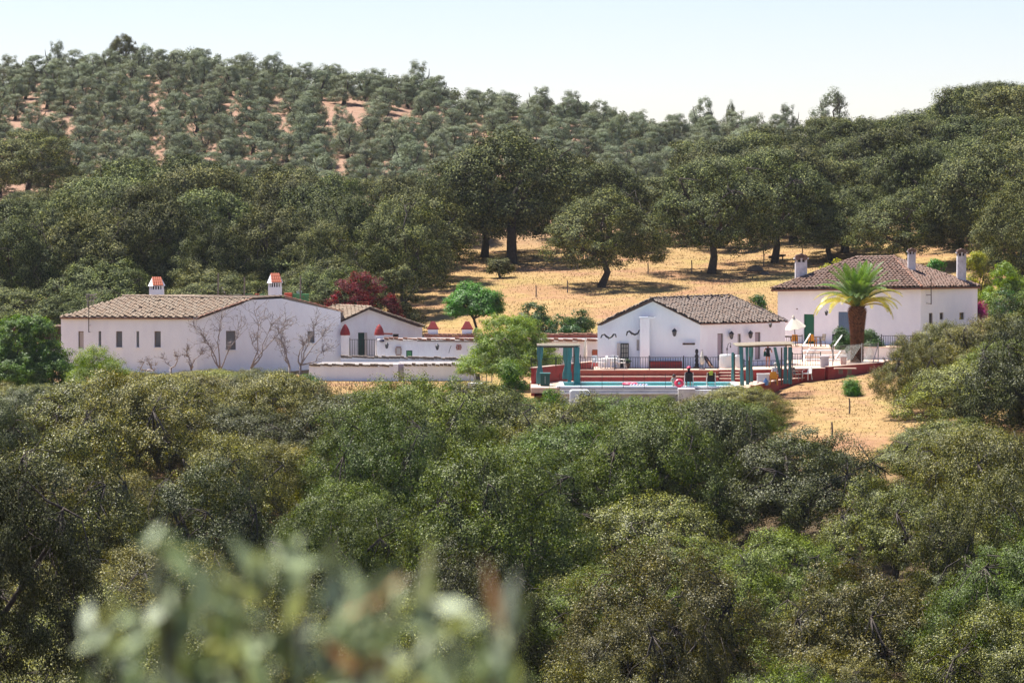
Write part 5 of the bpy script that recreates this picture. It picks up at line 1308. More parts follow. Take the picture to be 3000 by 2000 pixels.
b = MB(); c = P(2041, 1077, 235.2); b.lathe((c.x, c.y, c.z), [(.13, 0), (.15, .25), (.08, .35), (.14, .5), (.09, .66), (.15, .8), (.07, .95), (.12, 1.1), (.1, 1.25), (.03, 1.3)], 9, .8); b.build("figure", M['black'], tt)
b = MB(); b.box((c.x, c.y, c.z + .04), (.4, .35, .08)); b.build("base", M['wood_dark'], tt)
bn = thing("red_bench", P(1950, 1077, 235), "long dark red masonry bench against the pool house gable", "bench")
a = P(1904, 1077, 235.2); c = P(1998, 1060, 235.2)
b = MB(); b.box(((a.x + c.x) / 2, 235.5, (ZT + c.z) / 2), (c.x - a.x, .6, c.z - ZT)); b.build("seat", M['red_wall'], bn)
b = MB(); b.box(((a.x + c.x) / 2, 235.75, c.z + .02), (c.x - a.x + .04, .12, .05)); b.build("edge", M['red_light'], bn)
ldr = thing("leaning_board", P(2075, 1075, 234.8), "dark plank leaning against the side wall of the pool house", "board")
b = MB(); b.bar(P(2086, 1076, 234.6), P(2064, 1043, 236.0), .3, .05); b.build("plank", M['wood_dark'], ldr)
b = MB(); b.bar(P(2082, 1071, 234.4), P(2070, 1051, 235.2), .05, .08); b.build("batten", M['edge'], ldr)
def closed_parasol(px, Y, zb, top, label, m=None, w=.16, pole=True):
    r = thing("closed_parasol", V3(px, Y, zb), label, "parasol"); zt = Z(top, Y); h = zt - zb; x = X(px, Y)
    b = MB(); b.tube([(x, Y, zb), (x, Y, zt)], [.025, .025], 6); b.build("pole", M['iron'], r)
    b = MB(); b.lathe((x, Y, zb + h * .25), [(w * .7, 0), (w, h * .12), (w * .8, h * .4), (w * .35, h * .62), (.02, h * .72)], 9); b.build("canopy", m or M['canvas'], r)
    b = MB(); b.lathe((x, Y, zb), [(.22, 0), (.22, .06), (.05, .1)], 12); b.build("base", M['concrete'], r)
closed_parasol(2057, 233.2, ZT, 1024, "closed cream parasol in front of the pool house corner")
closed_parasol(1715, 238, ZT, 985, "closed pale parasol with a dark pole at the left end of the terrace", w=.14)
def tank(px0, px1, py0, py1, Y, label):
    a, c = P(px0, py1, Y), P(px1, py0, Y); r_ = (c.x - a.x) / 2; x = (a.x + c.x) / 2; h = c.z - a.z
    t = thing("ribbed_tub", (x, Y, a.z), label, "tub"); b = MB(); n = 40
    prof = [(r_ * .92, 0), (r_, .05), (r_, h - .06), (r_ * .92, h)]
    b.lathe((x, Y, a.z), prof, 32); b.build("body", M['plastic_white'], t)
    for k in range(20):
        an = 2 * math.pi * k / 20; q = Vector((x + math.cos(an) * r_, Y + math.sin(an) * r_, a.z + .06)); b = MB(); b.bar(q, q + Vector((0, 0, h - .14)), .05); b.build("rib", M['plastic_white'], t)
tank(2108, 2145, 1038, 1078, 233.4, "large white ribbed tub on the terrace by the red steps")
tank(2153, 2170, 1040, 1078, 234.4, "smaller white tub half hidden behind the pergola post")

# ---------------- pergolas with teal curtains
def curtain(parent, x0, x1, Y, z0, z1, waist=.5, wt=.45, m=None, name="curtain", shift=0.0):
    """gathered cloth: a pleated tube pinched at the waist"""
    n = 30; rows = 10; vs = []; fs = []
    cx = (x0 + x1) / 2; w = abs(x1 - x0) / 2
    for j in range(rows + 1):
        t = j / rows; z = z1 + (z0 - z1) * t
        k = 1 - wt * math.exp(-((t - waist) / .16) ** 2)
        for i in range(n):
            a = 2 * math.pi * i / n; rr = 1 + .3 * math.cos(a * 5 + t * 2.5) * (.6 + .4 * t)
            vs.append((cx + shift * t + math.cos(a) * w * k * rr, Y + math.sin(a) * w * .55 * k * rr, z))
    for j in range(rows):
        for i in range(n):
            i2 = (i + 1) % n; fs.append((j * n + i, j * n + i2, (j + 1) * n + i2, (j + 1) * n + i))
    return link_mesh(name, vs, fs, m or M['teal'], parent, True)
pa = thing("pergola", V3(1660, 228, ZP), "pergola with gathered teal curtains left of the pool, partly behind the light green tree", "pergola")
zt_ = Z(1014, 228)
x0, x1 = X(1578, 227), X(1695, 227)
for i in range(12):
    y = 226.8 + i * .27; b = MB(); b.bar((x0 - .1, y, zt_ + .08), (x1 + .1, y, zt_ + .08), .07); b.build("reed_slat", M['wood_pale'], pa)
for y in (226.8, 229.8):
    b = MB(); b.bar((x0, y, zt_), (x1, y, zt_), .1); b.build("beam", M['wood_dark'], pa)
    for x in (x0, x1 - .25):
        b = MB(); b.bar((x, y, ZP), (x, y, zt_ - .05), .1); b.build("post", M['wood_dark'], pa)
curtain(pa, X(1573, 226.8), X(1590, 226.8), 226.7, ZP + .1, zt_, .45, .5)
curtain(pa, X(1650, 229.7), X(1674, 229.7), 229.7, ZP + .25, zt_, .6, .45)
curtain(pa, X(1682, 226.8), X(1697, 226.8), 226.7, ZP + .02, zt_, .3, .3, shift=.05)
curtain(pa, X(1664, 226.9), X(1673, 226.9), 226.9, ZP + .2, Z(1060, 227), .4, .3)
bx = thing("teal_box", V3(1595, 225.6, ZP), "dark teal cabinet under the left pergola", "cabinet")
b = MB(); b.box(V3(1597, 225.6, ZP + .42), (.62, .5, .8)); b.build("body", M['dark_green'], bx)
b = MB(); b.box(V3(1597, 225.6, ZP + .85), (.72, .58, .06)); b.build("top", M['teal'], bx)
b = MB(); b.box(V3(1597, 225.33, ZP + .42), (.03, .03, .5)); b.build("handle", M['steel'], bx)
pb = thing("pergola", V3(2240, 228, ZP), "pergola with a pale reed roof and teal curtains right of the pool", "pergola")
yA, yB = 226.4, 229.6; xl, xr = X(2165, yA), X(2318, yA); zl, zr_ = Z(1016, yA), Z(1011, yA)
for i in range(15):
    t = i / 14; y = yA - .15 + (yB - yA + .3) * t; b = MB(); b.tube([(xl - .2, y, zl + .09), ((xl + xr) / 2, y, (zl + zr_) / 2 + .11), (xr + .25, y, zr_ + .08)], [.045, .05, .045], 5); b.build("reed_slat", M['wood_pale'], pb)
for y in (yA, yB):
    b = MB(); b.bar((xl, y, zl), (xr, y, zr_), .09); b.build("beam", M['wood_dark'], pb)
for (px, y) in ((2172, yA), (2196, yB), (2290, yA), (2316, yA), (2303, yB)):
    x = X(px, y); b = MB(); b.bar((x, y, ZP), (x, y, zl - .04), .09); b.build("post", M['wood_dark'], pb)
curtain(pb, X(2166, yA), X(2176, yA), yA - .1, ZP, zl, .6, .2, shift=.08)
curtain(pb, X(2184, yA), X(2192, yA), yA, ZP + .05, zl, .35, .3, shift=.06)
curtain(pb, X(2194, yB), X(2206, yB), yB, ZP + .05, zl, .5, .5)
curtain(pb, X(2296, yA), X(2306, yA), yA, ZP + .1, zl, .5, .3)
curtain(pb, X(2309, yA), X(2320, yA), yA, ZP + .1, zl, .5, .25)
cu = MB(); cu.prism([P(2266, 1017, yA), P(2274, 1017, yA), P(2293, 1105, yA + .2), P(2283, 1105, yA + .2)], (0, .12, 0)); cu.build("curtain", M['teal'], pb)
tp = thing("teal_post", V3(2148, 230, ZP), "dark post wrapped in teal cloth beside the red steps", "post")
b = MB(); b.bar(V3(2151, 230, ZP), V3(2151, 230, Z(1036, 230)), .12); b.build("pole", M['wood_dark'], tp)
curtain(tp, X(2143, 229.9), X(2150, 229.9), 229.9, ZP + .1, Z(1032, 230), .5, .25)
mp = thing("thin_mobile", V3(2134, 233, ZT), "thin dark standing lamp with two drooping arms beside the ribbed tub", "lamp")
b = MB(); b.tube([P(2131, 1075, 233), P(2130, 1020, 233), P(2134, 1006, 233), P(2140, 1004, 233), P(2141, 1010, 233)], [.02] * 5, 5); b.build("stem", M['iron'], mp)
b = MB(); b.lathe(P(2140, 1015, 233), [(.01, -.08), (.05, -.02), (.02, .1)], 7); b.build("drop", M['iron'], mp)
b = MB(); b.lathe(P(2130, 1022, 233), [(.02, -.12), (.06, -.02), (.02, .12)], 7); b.build("drop", M['iron'], mp)

# ---------------- furniture
def chair(px, Y, z, m, label, s=1.0, rz=0.0, name="chair", arms=True, high=.9):
    c = V3(px, Y, z); r = thing(name, c, label, "chair"); R = Matrix.Rotation(rz, 3, 'Z')
    def q(x, y, zz): return c + R @ Vector((x * s, y * s, zz * s))
    b = MB(); b.box(q(0, 0, .43), (.46 * s, .46 * s, .05 * s), rz); b.build("seat", m, r)
    b = MB(); b.prism([q(-.23, .2, .45), q(.23, .2, .45), q(.2, .3, high), q(-.2, .3, high)], R @ Vector((0, .035, 0))); b.build("backrest", m, r)
    for sx in (-1, 1):
        for sy in (-1, 1):
            b = MB(); b.bar(q(sx * .21, sy * .2, .42), q(sx * .25, sy * .25, 0), .045 * s); b.build("leg", m, r)
        if arms:
            b = MB(); b.tube([q(sx * .24, .22, .66), q(sx * .26, -.05, .67), q(sx * .25, -.2, .62), q(sx * .23, -.2, .43)], [.022 * s] * 4, 5); b.build("armrest", m, r)
    return r
def table(px, Y, z, w, m, label, h=.73, round_=True):
    c = V3(px, Y, z); r = thing("table", c, label, "table")
    b = MB(); b.lathe((c.x, c.y, c.z + h - .04), [(w / 2, 0), (w / 2, .035)], 20) if round_ else b.box((c.x, c.y, c.z + h - .02), (w, w * .6, .04)); b.build("tabletop", m, r)
    for k in range(4):
        an = math.pi / 4 + k * math.pi / 2; e = Vector((math.cos(an), math.sin(an) * (1 if round_ else .6), 0)) * w * .38
        b = MB(); b.bar(c + e, c + e * .8 + Vector((0, 0, h - .05)), .04); b.build("leg", m, r)
    return r
chair(1748, 234.6, ZT, M['plastic_white'], "white plastic chair furthest left on the terrace above the red ramp wall", rz=.5)
chair(1766, 234.0, ZT, M['plastic_white'], "white plastic chair at the left side of the white table", rz=-1.2)
table(1788, 234.4, ZT, 1.25, M['plastic_white'], "round white plastic table in front of the pool house")
chair(1822, 234.0, ZT, M['plastic_white'], "white plastic chair at the right side of the white table, before the lattice door", rz=1.3)
chair(1800, 235.2, ZT, M['plastic_white'], "white plastic chair behind the round white table", rz=.1)
fp = thing("flower_pot", V3(1838, 235.3, ZT), "dark plant pot at the foot of the lattice door", "pot")
b = MB(); b.lathe(V3(1838, 235.3, ZT), [(.14, 0), (.2, .3), (.22, .32)], 10); b.build("pot", M['wood_dark'], fp)
rg_ = np.random.default_rng(9); V_, C_ = leaf_cloud(rg_, [(0, 0, .45, .25, .2)], 20, 300, .09, .05, .1)
fo = bpy.data.objects.new("foliage", cloud_mesh("foliage", V_, M['fig'])); COL.objects.link(fo); fo.parent = fp
chair(2328, 249.6, ZH, M['orange'], "yellow-orange chair under the cream parasol", rz=3.1)
chair(2380, 250.0, ZH, M['orange'], "yellow-orange chair left of the green door's foot", rz=2.7)
chair(2450, 250.0, ZH, M['navy'], "dark navy chair in front of the blue curtain, the nearer to the stairs", rz=.3)
chair(2462, 250.6, ZH, M['navy'], "dark navy chair against the blue curtain, set behind the other", rz=-.4)
chair(2280, 250.3, ZH, M['black'], "dark folding chair at the left end of the house terrace", rz=1.2)
chair(2405, 250.6, ZH, M['wood_grey'], "grey-brown chair to the right of the yellow-orange chair", rz=-1.0)
table(2305, 249.8, ZH, 1.3, M['wood_dark'], "dark dining table under the cream parasol", round_=False)
table(2395, 250.0, ZH, .8, M['wood_dark'], "small dark table between the yellow-orange chair and the navy chairs")
for px, m_, lab in ((2303, M['plastic_white'], "white dish on the dark dining table"), (2343, M['plastic_white'], "small white bowl near the parasol pole")):
    c = V3(px, 249.6, ZH + .74); t = tag(MB().build("dish", m_) if False else (lambda bb: (bb.lathe((c.x, c.y, c.z), [(.08, 0), (.16, .08), (.17, .1)], 12), bb.build("dish", m_))[1])(MB()), lab, "dish")
# open parasol
op = thing("parasol", V3(2437 - 100, 249.3, ZH), "open cream parasol on a wooden pole in front of the hipped house", "parasol")
bx_, by_ = X(2328, 249.3), 249.3; pz = Z(927, 249.3)
b = MB(); b.tube([(bx_ + .12, by_, ZH), (bx_ - .12, by_, pz + .1)], [.035, .03], 6); b.build("pole", M['wood_dark'], op)
tilt = Matrix.Rotation(math.radians(-10), 3, 'Y') @ Matrix.Rotation(math.radians(8), 3, 'X')
tc_ = Vector((bx_ - .1, by_, pz)); seg = 8; R_ = .82; H_ = .86
rimp = [tc_ + tilt @ Vector((R_ * math.cos(2 * math.pi * k / seg + .2), R_ * math.sin(2 * math.pi * k / seg + .2), -H_)) for k in range(seg)]
for k in range(seg):
    p0, p1 = rimp[k], rimp[(k + 1) % seg]; md = (p0 + p1) / 2 + Vector((0, 0, .05))
    b = MB(); b.add([tc_, p0, md, p1, tc_ - Vector((0, 0, .02)), p0 - Vector((0, 0, .02)), md - Vector((0, 0, .02)), p1 - Vector((0, 0, .02))], [(0, 1, 2, 3), (7, 6, 5, 4), (0, 4, 5, 1), (3, 2, 6, 7), (1, 5, 6, 2), (0, 3, 7, 4)]); b.build("canopy_panel", M['canvas'], op)
    b = MB(); b.bar(tc_ + tilt @ Vector((0, 0, -H_ * .6)), tc_.lerp(p0, .6) - Vector((0, 0, .04)), .02); b.build("strut", M['wood_dark'], op)
b = MB(); b.lathe(tc_, [(.12, -.05), (.08, .04), (.02, .12)], 8); b.build("top_cap", M['canvas'], op)

# ---------------- hipped house
hh = thing("hipped_house", P(2570, 1011, 252), "white house with a hipped red-brown tiled roof and three chimneys behind the palm", "house")
kA, kB, kC = P2(2278, 256.5), P2(2697, 250.8), P2(2863, 257)
w6 = wall("front_wall", kA, kB, -12.0, [(2278, 847), (2697, 841)], hh, M['white'], [(2355, 920, 2385, 1010), (2456, 913, 2494, 1010)])
in_opening(w6, 0, "door", M['green_paint'], hh, frame=M['green_paint'], slats=0)
in_opening(w6, 1, "doorway", M['black'], hh, depth=.25)
cz = w6['ops'][1]; u0, u1, z0, z1 = cz
n_ = 13
for i in range(n_):
    ua = u0 + (u1 - u0) * (i + .1) / n_; ub = u0 + (u1 - u0) * (i + .9) / n_; pt = w6['pt']; nn = w6['n']
    b = MB(); b.bar(pt((ua + ub) / 2, z0) - nn * .1, pt((ua + ub) / 2, z1) - nn * .1, ub - ua, .03); b.build("curtain_strip", M['blue_cloth'], hh)
w7 = wall("side_wall", kB, kC, -12.0, [(2697, 841), (2863, 838.5)], hh, M['white'], [(2721.5, 917, 2733, 963.5), (2753, 916, 2764.5, 936), (2811, 915.5, 2825, 936)])
for k in (0, 1, 2): in_opening(w7, k, "window", M['glass'], hh, bars=(2, 2) if k == 0 else None)
E0, E1, E2_ = P(2259, 847, 256.2), P(2701, 841, 250.2), P(2871, 838, 257)
R0_ = None
Rg1 = P(2618, 754, 258.0); pl6 = plane3(E0, E1, Rg1); Rg0 = hit(2506, 755.5, pl6)
roof_plane(hh, pl6, [E0, E1, Rg1, Rg0], (E0, E1), M['tile_brown'], seed=6, rough=.012, pitch=.30, stagger=False, rise=1.0, course=.42)
pl7 = plane3(E1, E2_, Rg1); roof_plane(hh, pl7, [E1, E2_, Rg1], (E1, E2_), M['tile_brown'], seed=7, rough=.014, pitch=.27, rise=.9)
Bk1 = Vector((E2_.x - 3, 265.5, E2_.z)); Bk0 = Vector((E0.x + 2.5, 265.5, E0.z))
for poly in ([Rg1, E2_, Bk1], [Rg0, Rg1, Bk1, Bk0], [E0, Rg0, Bk0]):
    b = MB(); b.prism(poly, (0, 0, -.1)); b.build("back_roof", M['tile_brown'], hh)
for a, c in ((E1, Rg1), (Rg0, Rg1), (E0, Rg0), (Rg1, E2_)): ridge(hh, a, c, M['tile_brown'] if a is not E1 else M['edge'], r=.14, name="hip_tiles")
for a, c in ((E0, E1), (E1, E2_)):
    b = MB(); b.bar(a + Vector((0, .08, -.12)), c + Vector((0, .08, -.12)), .12, .1); b.build("eave_edge", M['edge'], hh)
b = MB()
for a, c in (((kC[0] - .2, kC[1] + .2), (kC[0] - 2.6, 263)), ((kC[0] - 2.6, 263), (kA[0] + 1.5, 263)), ((kA[0] + 1.5, 263), (kA[0] + .2, kA[1] + .3))):
    a3, c3 = Vector((*a, -12)), Vector((*c, -12)); b.prism([a3, c3, c3 + Vector((0, 0, 12 + E1.z - .1)), a3 + Vector((0, 0, 12 + E1.z - .1))], (.05, .2, 0))
b.build("back_wall", M['white'], hh)
def round_top_chimney(px0, px1, py_top, py_neck, py_base, Y, parent):
    a, c = P(px0, py_base, Y), P(px1, py_neck, Y); w = c.x - a.x; x = (a.x + c.x) / 2
    b = MB(); b.box((x, Y + w / 2, (a.z - .5 + c.z) / 2), (w, w * .9, c.z - a.z + .5)); o = b.build("chimney", M['white_old'], parent)
    h = Z(py_top, Y) - c.z
    b = MB(); b.box((x, Y + w / 2, c.z + h * .22), (w * .55, w * .5, h * .44)); b.build("flue", M['black'], o)
    for sx in (-.42, 0, .42):
        for sy in (-.4, .4):
            b = MB(); b.box((x + sx * w, Y + w / 2 + sy * w, c.z + h * .2), (w * .14, w * .14, h * .4)); b.build("vent_pillar", M['white_old'], o)
    b = MB(); b.box((x, Y + w / 2, c.z + h * .45), (w * 1.25, w * 1.15, h * .12)); b.build("cap_slab", M['white_old'], o)
    for sx in (-1, 1):
        b = MB(); b.tube([(x + sx * w * .30, Y - w * .1, c.z + h * .62), (x + sx * w * .30, Y + w * 1.1, c.z + h * .62)], [w * .26, w * .24], 8); b.build("cap_tile", M['tile_brown'], o)
    b = MB(); b.tube([(x, Y - w * .1, c.z + h * .82), (x, Y + w * 1.1, c.z + h * .82)], [w * .22, w * .2], 8); b.build("cap_tile", M['tile_brown'], o)
round_top_chimney(2331, 2365, 745, 768, 822, 257.5, hh)
round_top_chimney(2661, 2683, 728, 745, 806, 254.8, hh)
round_top_chimney(2805, 2831, 729, 750, 824, 256.5, hh)
rk = aerial(2728, 892, 812, 251.2, [(2713, 864, 2728, 864), (2713, 888, 2728, 890)], "thin aerial mast with two brackets near the corner of the hipped house")
lantern(2421, 917, 253.2, "wall lantern on the hipped house between the green door and the blue curtain", s=.9)
b = MB(); b.lathe(P(2335, 905, 254.0), [(.05, -.05), (.08, 0), (.05, .05)], 8); tag(b.build("wall_lamp", M['wood_grey']), "tiny round lamp above the parasol on the hipped house wall", "lamp")

# ---------------- palm
pm = thing("palm_tree", V3(2511, 244, ZT), "stout palm with a thick scaly trunk and yellowing lower fronds", "palm")
px_, py_ = X(2511, 244), 244.0; zb_ = ZT - .2; zt2 = Z(897, 244); Ht = zt2 - zb_
mb = MB(); prof = []
for i in range(24):
    t = i / 23; r = .40 + .07 * t + (.17 * (t - .5) / .5 if t > .5 else 0) - (.2 * max(0, (t - .93) / .07))
    if t < .08: r += .08 * (1 - t / .08)
    prof.append((r * .93, t * Ht))
mb.lathe((px_, py_, zb_), prof, 20); tr_ = mb.build("trunk", M['palm_trunk'], pm)
mb = MB(); n = 0
for i in range(46):
    t = (i + .5) / 46; z = zb_ + t * Ht; r = np.interp(t, [p[1] / Ht for p in prof], [p[0] for p in prof])
    for k in range(15):
        a = 2 * math.pi * (k + .5 * (i % 2)) / 15 + i * .04; d = Vector((math.cos(a), math.sin(a), 0)); s = Vector((-d.y, d.x, 0))
        c = Vector((px_, py_, z)) + d * r; w = r * .18; pr2 = .10 + .10 * max(0, t - .5)
        mb.add([c - s * w, c - Vector((0, 0, .09)), c + s * w, c + d * (pr2 + .05) + Vector((0, 0, .10))], [(0, 1, 3), (1, 2, 3), (2, 0, 3)])
o = mb.build("leaf_scars", M['palm_trunk'], pm); o['kind'] = 'stuff'
def frond_mesh(seed, L, arch, m, yellow=False):
    rg = random.Random(seed); pts_ = []; ang = math.radians(78 - arch * 18); p = Vector((0, 0, 0)); n = 16
    dirs = []
    for i in range(n + 1):
        pts_.append(p.copy()); d = Vector((math.cos(ang), 0, math.sin(ang))); dirs.append(d); p = p + d * L / n
        ang -= math.radians(arch * (2.0 + 5.0 * i / n))
    vs = []; fs = []
    def leaflet(c, d, s, l, w):
        o = len(vs); up_ = Vector((0, 0, 1)); tip = c + (s * .75 + d * .62).normalized() * l - up_ * l * .16
        mid = c + (s * .75 + d * .62).normalized() * l * .5 + up_ * l * .04
        wv = d * w
        vs.extend([tuple(c - wv * .4), tuple(c + wv * .4), tuple(mid + wv * .6), tuple(tip), tuple(mid - wv * .6)]); fs.extend([(o, o + 1, o + 2, o + 4), (o + 4, o + 2, o + 3)])
    nl = 66
    for i in range(nl):
        t = .12 + .88 * i / nl; f = t * n; k = min(int(f), n - 1); c = pts_[k].lerp(pts_[k + 1], f - k); d = dirs[k]
        l = L * .17 * (math.sin(math.pi * min(1, t * .92 + .08)) ** .6) * rg.uniform(.85, 1.1)
        for s in (-1, 1): leaflet(c, d, Vector((0, s, .35)).normalized(), l, .028)
    me = bpy.data.meshes.new("frond"); me.from_pydata(vs, [], fs); me.materials.append(m)
    mb = MB(); mb.tube(pts_, [.045 * (1 - .8 * i / n) for i in range(n + 1)], 4); k = len(vs)
    me2 = bpy.data.meshes.new("frond"); me2.from_pydata(vs + mb.v, [], fs + [tuple(a + k for a in q) for q in mb.f]); me2.materials.append(m)
    return me2
FR = {('g', k): frond_mesh(300 + k, L, arch, M['palm']) for k, (L, arch) in enumerate(((3.3, .25), (3.5, .5), (3.6, .85), (3.6, 1.1)))}
FR.update({('y', k): frond_mesh(310 + k, L, arch, M['palm_yellow']) for k, (L, arch) in enumerate(((3.8, 1.35), (3.7, 1.5), (3.5, 1.7)))})
rg = random.Random(77)
ctr = Vector((px_, py_, zt2 + .12))
for i in range(88):
    t = i / 87; key = ('g', 0) if t < .2 else ('g', 1) if t < .40 else ('g', 2) if t < .56 else ('g', 3) if t < .68 else ('y', rg.choice([0, 1, 2]))
    a = 2.39996 * i + rg.uniform(-.2, .2)
    if key[0] == 'y' and abs(math.cos(a)) < .35: key = ('g', 3)
    o = bpy.data.objects.new("frond", FR[key]); COL.objects.link(o); o.parent = pm
    tilt_ = math.radians(rg.uniform(-6, 6) + t * 16)
    o.matrix_basis = pm.matrix_basis.inverted() @ Matrix.Translation(ctr + Vector((0, 0, -.35 * t))) @ Matrix.Rotation(a, 4, 'Z') @ Matrix.Rotation(tilt_, 4, 'Y') @ Matrix.Scale(rg.uniform(.85, 1.1), 4)

# ---------------- people
def person(name, J, label, cloth, parts_m, loc, face=-1.57, hairm=None, hat=None):
    """J: joint positions; a skinned body with subdivision, head, hair, clothing"""
    root = thing(name, loc, label, "person")
    E = [('pelvis', 'spine'), ('spine', 'chest'), ('chest', 'neck'), ('neck', 'head'), ('head', 'crown_pt')]
    for s in 'LR':
        E += [('chest', 'sh' + s), ('sh' + s, 'el' + s), ('el' + s, 'wr' + s), ('wr' + s, 'ha' + s), ('pelvis', 'hip' + s), ('hip' + s, 'kn' + s), ('kn' + s, 'an' + s), ('an' + s, 'to' + s)]
    names = ['pelvis'] + [n for n in J if n != 'pelvis']; idx = {n: i for i, n in enumerate(names)}
    rad = dict(pelvis=.135, spine=.12, chest=.135, neck=.055, head=.10, crown_pt=.07, sh=.06, el=.042, wr=.03, ha=.035, hip=.095, kn=.058, an=.04, to=.04)
    me = bpy.data.meshes.new("body"); me.from_pydata([J[n] for n in names], [(idx[a], idx[b]) for a, b in E], [])
    o = bpy.data.objects.new("body", me); COL.objects.link(o)
    md = o.modifiers.new("skin", 'SKIN'); o.modifiers.new("sub", 'SUBSURF').levels = 2
    for n in names:
        r = rad.get(n, rad.get(n[:2], rad.get(n[:3], .05))); me.skin_vertices[0].data[idx[n]].radius = (r, r * .85); me.skin_vertices[0].data[idx[n]].use_root = (n == 'pelvis')
    dg = bpy.context.evaluated_depsgraph_get(); dg.update(); ev = o.evaluated_get(dg); bm_ = bpy.data.meshes.new_from_object(ev)
    bpy.data.objects.remove(o)
    bm_.materials.clear()
    for m_ in parts_m: bm_.materials.append(m_)
    bm_.shade_smooth()
    body = bpy.data.objects.new("body", bm_); COL.objects.link(body); body.parent = root
    for p in bm_.polygons: p.material_index = cloth(p.center)
    h = Vector(J['head']); cpt = Vector(J['crown_pt']); f = Vector((math.cos(face), math.sin(face), 0)); s = Vector((-f.y, f.x, 0)); inv = root.matrix_basis
    def add(name_, mb_, m_):
        oo = bpy.data.objects.new(name_, bpy.data.meshes.new(name_)); oo.data.from_pydata(mb_.v, [], mb_.f); oo.data.materials.append(m_); oo.data.shade_smooth(); COL.objects.link(oo); oo.parent = root; return oo
    mb = MB(); c = (h + cpt) / 2 - f * .02 + Vector((0, 0, .015)); mb.lathe(c, [(.03, -.11), (.10, -.07), (.118, 0), (.105, .07), (.05, .115), (.01, .125)], 12); add("hair", mb, hairm or M['hair'])
    mb = MB(); mb.lathe(c + f * .11 - Vector((0, 0, .02)), [(.005, -.03), (.018, -.01), (.008, .03)], 6); add("nose", mb, M['skin'])
    for k in (-1, 1):
        mb = MB(); mb.box(c + f * .10 + s * .035 * k + Vector((0, 0, .015)), (.02, .02, .012)); add("eye", mb, M['black'])
        hd = Vector(J['ha' + ('L' if k < 0 else 'R')]); wr = Vector(J['wr' + ('L' if k < 0 else 'R')]); d = (hd - wr).normalized(); sd2 = d.cross(Vector((0, 1, 0.1))).normalized()
        for q in range(5):
            mb = MB(); off = sd2 * (.028 * (q - 2) / 2); l_ = (.05, .07, .075, .07, .055)[q]
            b0 = hd + off; b1 = b0 + d * l_ * .6 + off * .3; b2 = b1 + d * l_ * .4 + Vector((0, .012, -.008)); mb.tube([b0, b1, b2], [.010, .009, .007], 5); add("finger", mb, M['skin'])
    if hat:
        mb = MB(); mb.lathe(c + Vector((0, 0, .03)), [(.17, 0), (.13, .02), (.125, .07), (.08, .11), (.01, .12)], 12); add("hat", mb, hat)
    return root
def stand(h=1.63, armL=((-.30, -.02, 1.10), (-.22, -.2, .98)), armR=((.30, .02, 1.08), (.26, -.16, 1.2)), lean=0.0):
    k = h / 1.72
    J = dict(pelvis=(0, 0, .92), spine=(0, .01, 1.10), chest=(0, .01, 1.30), neck=(0, .0, 1.48), head=(0, 0, 1.56), crown_pt=(0, 0, 1.66))
    for s, a in (('L', -1), ('R', 1)):
        arm = armL if a < 0 else armR
        w = arm[1]; J['sh' + s] = (a * .17, .01, 1.40); J['el' + s] = arm[0]; J['wr' + s] = w; J['ha' + s] = (w[0] * .95, w[1] - .06, w[2] + .03)
        J['hip' + s] = (a * .10, 0, .86); J['kn' + s] = (a * .10, -.03 * a, .48); J['an' + s] = (a * .10 + (0 if a < 0 else -.03), .02 + .1 * (a > 0), .07); J['to' + s] = (a * .12, -.14 + .1 * (a > 0), .04)
    return {n: (p[0] * k, p[1] * k, p[2] * k) for n, p in J.items()}
def seated(h=1.65, seat=.45, back=.0, legs_down=True):
    k = h / 1.72; z = seat + .08
    J = dict(pelvis=(0, 0, z), spine=(0, .03 + back * .3, z + .2), chest=(0, .05 + back * .6, z + .42), neck=(0, .04 + back, z + .58), head=(0, .01 + back, z + .68), crown_pt=(0, .0 + back, z + .79))
    for s, a in (('L', -1), ('R', 1)):
        J['sh' + s] = (a * .17, .05 + back * .7, z + .50); J['el' + s] = (a * .25, -.05, z + .26); J['wr' + s] = (a * .16, -.26, z + .16); J['ha' + s] = (a * .13, -.32, z + .15)
        J['hip' + s] = (a * .10, -.05, z - .02); J['kn' + s] = (a * .12, -.45, z - .01)
        J['an' + s] = (a * .12, -.48 if legs_down else -.8, .08 if legs_down else z - .2); J['to' + s] = (a * .12, -.62 if legs_down else -.9, .04 if legs_down else z - .15)
    return J
pp = person("person", stand(), "person standing behind the pergola in a black top, bare legs, dark bag at the hip", lambda c: 1 if (c.z > .74 and abs(c.x) < .2 and c.z < 1.36) else 0, [M['skin'], M['black_cloth']], V3(2250, 236.2, ZT))
b = MB(); c = V3(2241, 236.0, ZT + .95); b.box(c, (.18, .28, .34), taper=.7); o = b.build("shoulder_bag", M['dark_green']); tag(o, "dark green bag hanging at the standing person's side", "bag")
p1 = person("person", seated(1.4, .02, .02, True) if False else stand(1.25, armL=((-.28, -.05, 1.12), (-.2, -.25, 1.1))), "dark-haired person in a pale green top standing at the pool edge with a swim ring", lambda c: 1 if (c.z > .55 and abs(c.x) < .2 and c.z < 1.05) else 0, [M['skin'], M['sage_cloth']], V3(1975, 223.9, ZP - .42))
for (px, lab, cap, top) in ((2018, "person in a bright pink cap sitting in a black sling chair by the pool", M['pink'], M['black_cloth']),):
    pz_ = person("person", seated(1.6, .42, .1), lab, lambda c: 1 if c.z > .5 else 0, [M['skin'], top], V3(px, 223.95, ZP), hat=cap)
    pz_.rotation_euler = (0, 0, math.pi)
p3 = person("person", seated(1.65, .45, .05), "grey-haired person in a pale shirt seated at the table under the pergola", lambda c: 1 if c.z > .62 else 0, [M['skin'], M['pale_cloth']], V3(2272, 228.9, ZP), hairm=M['hair_grey'])
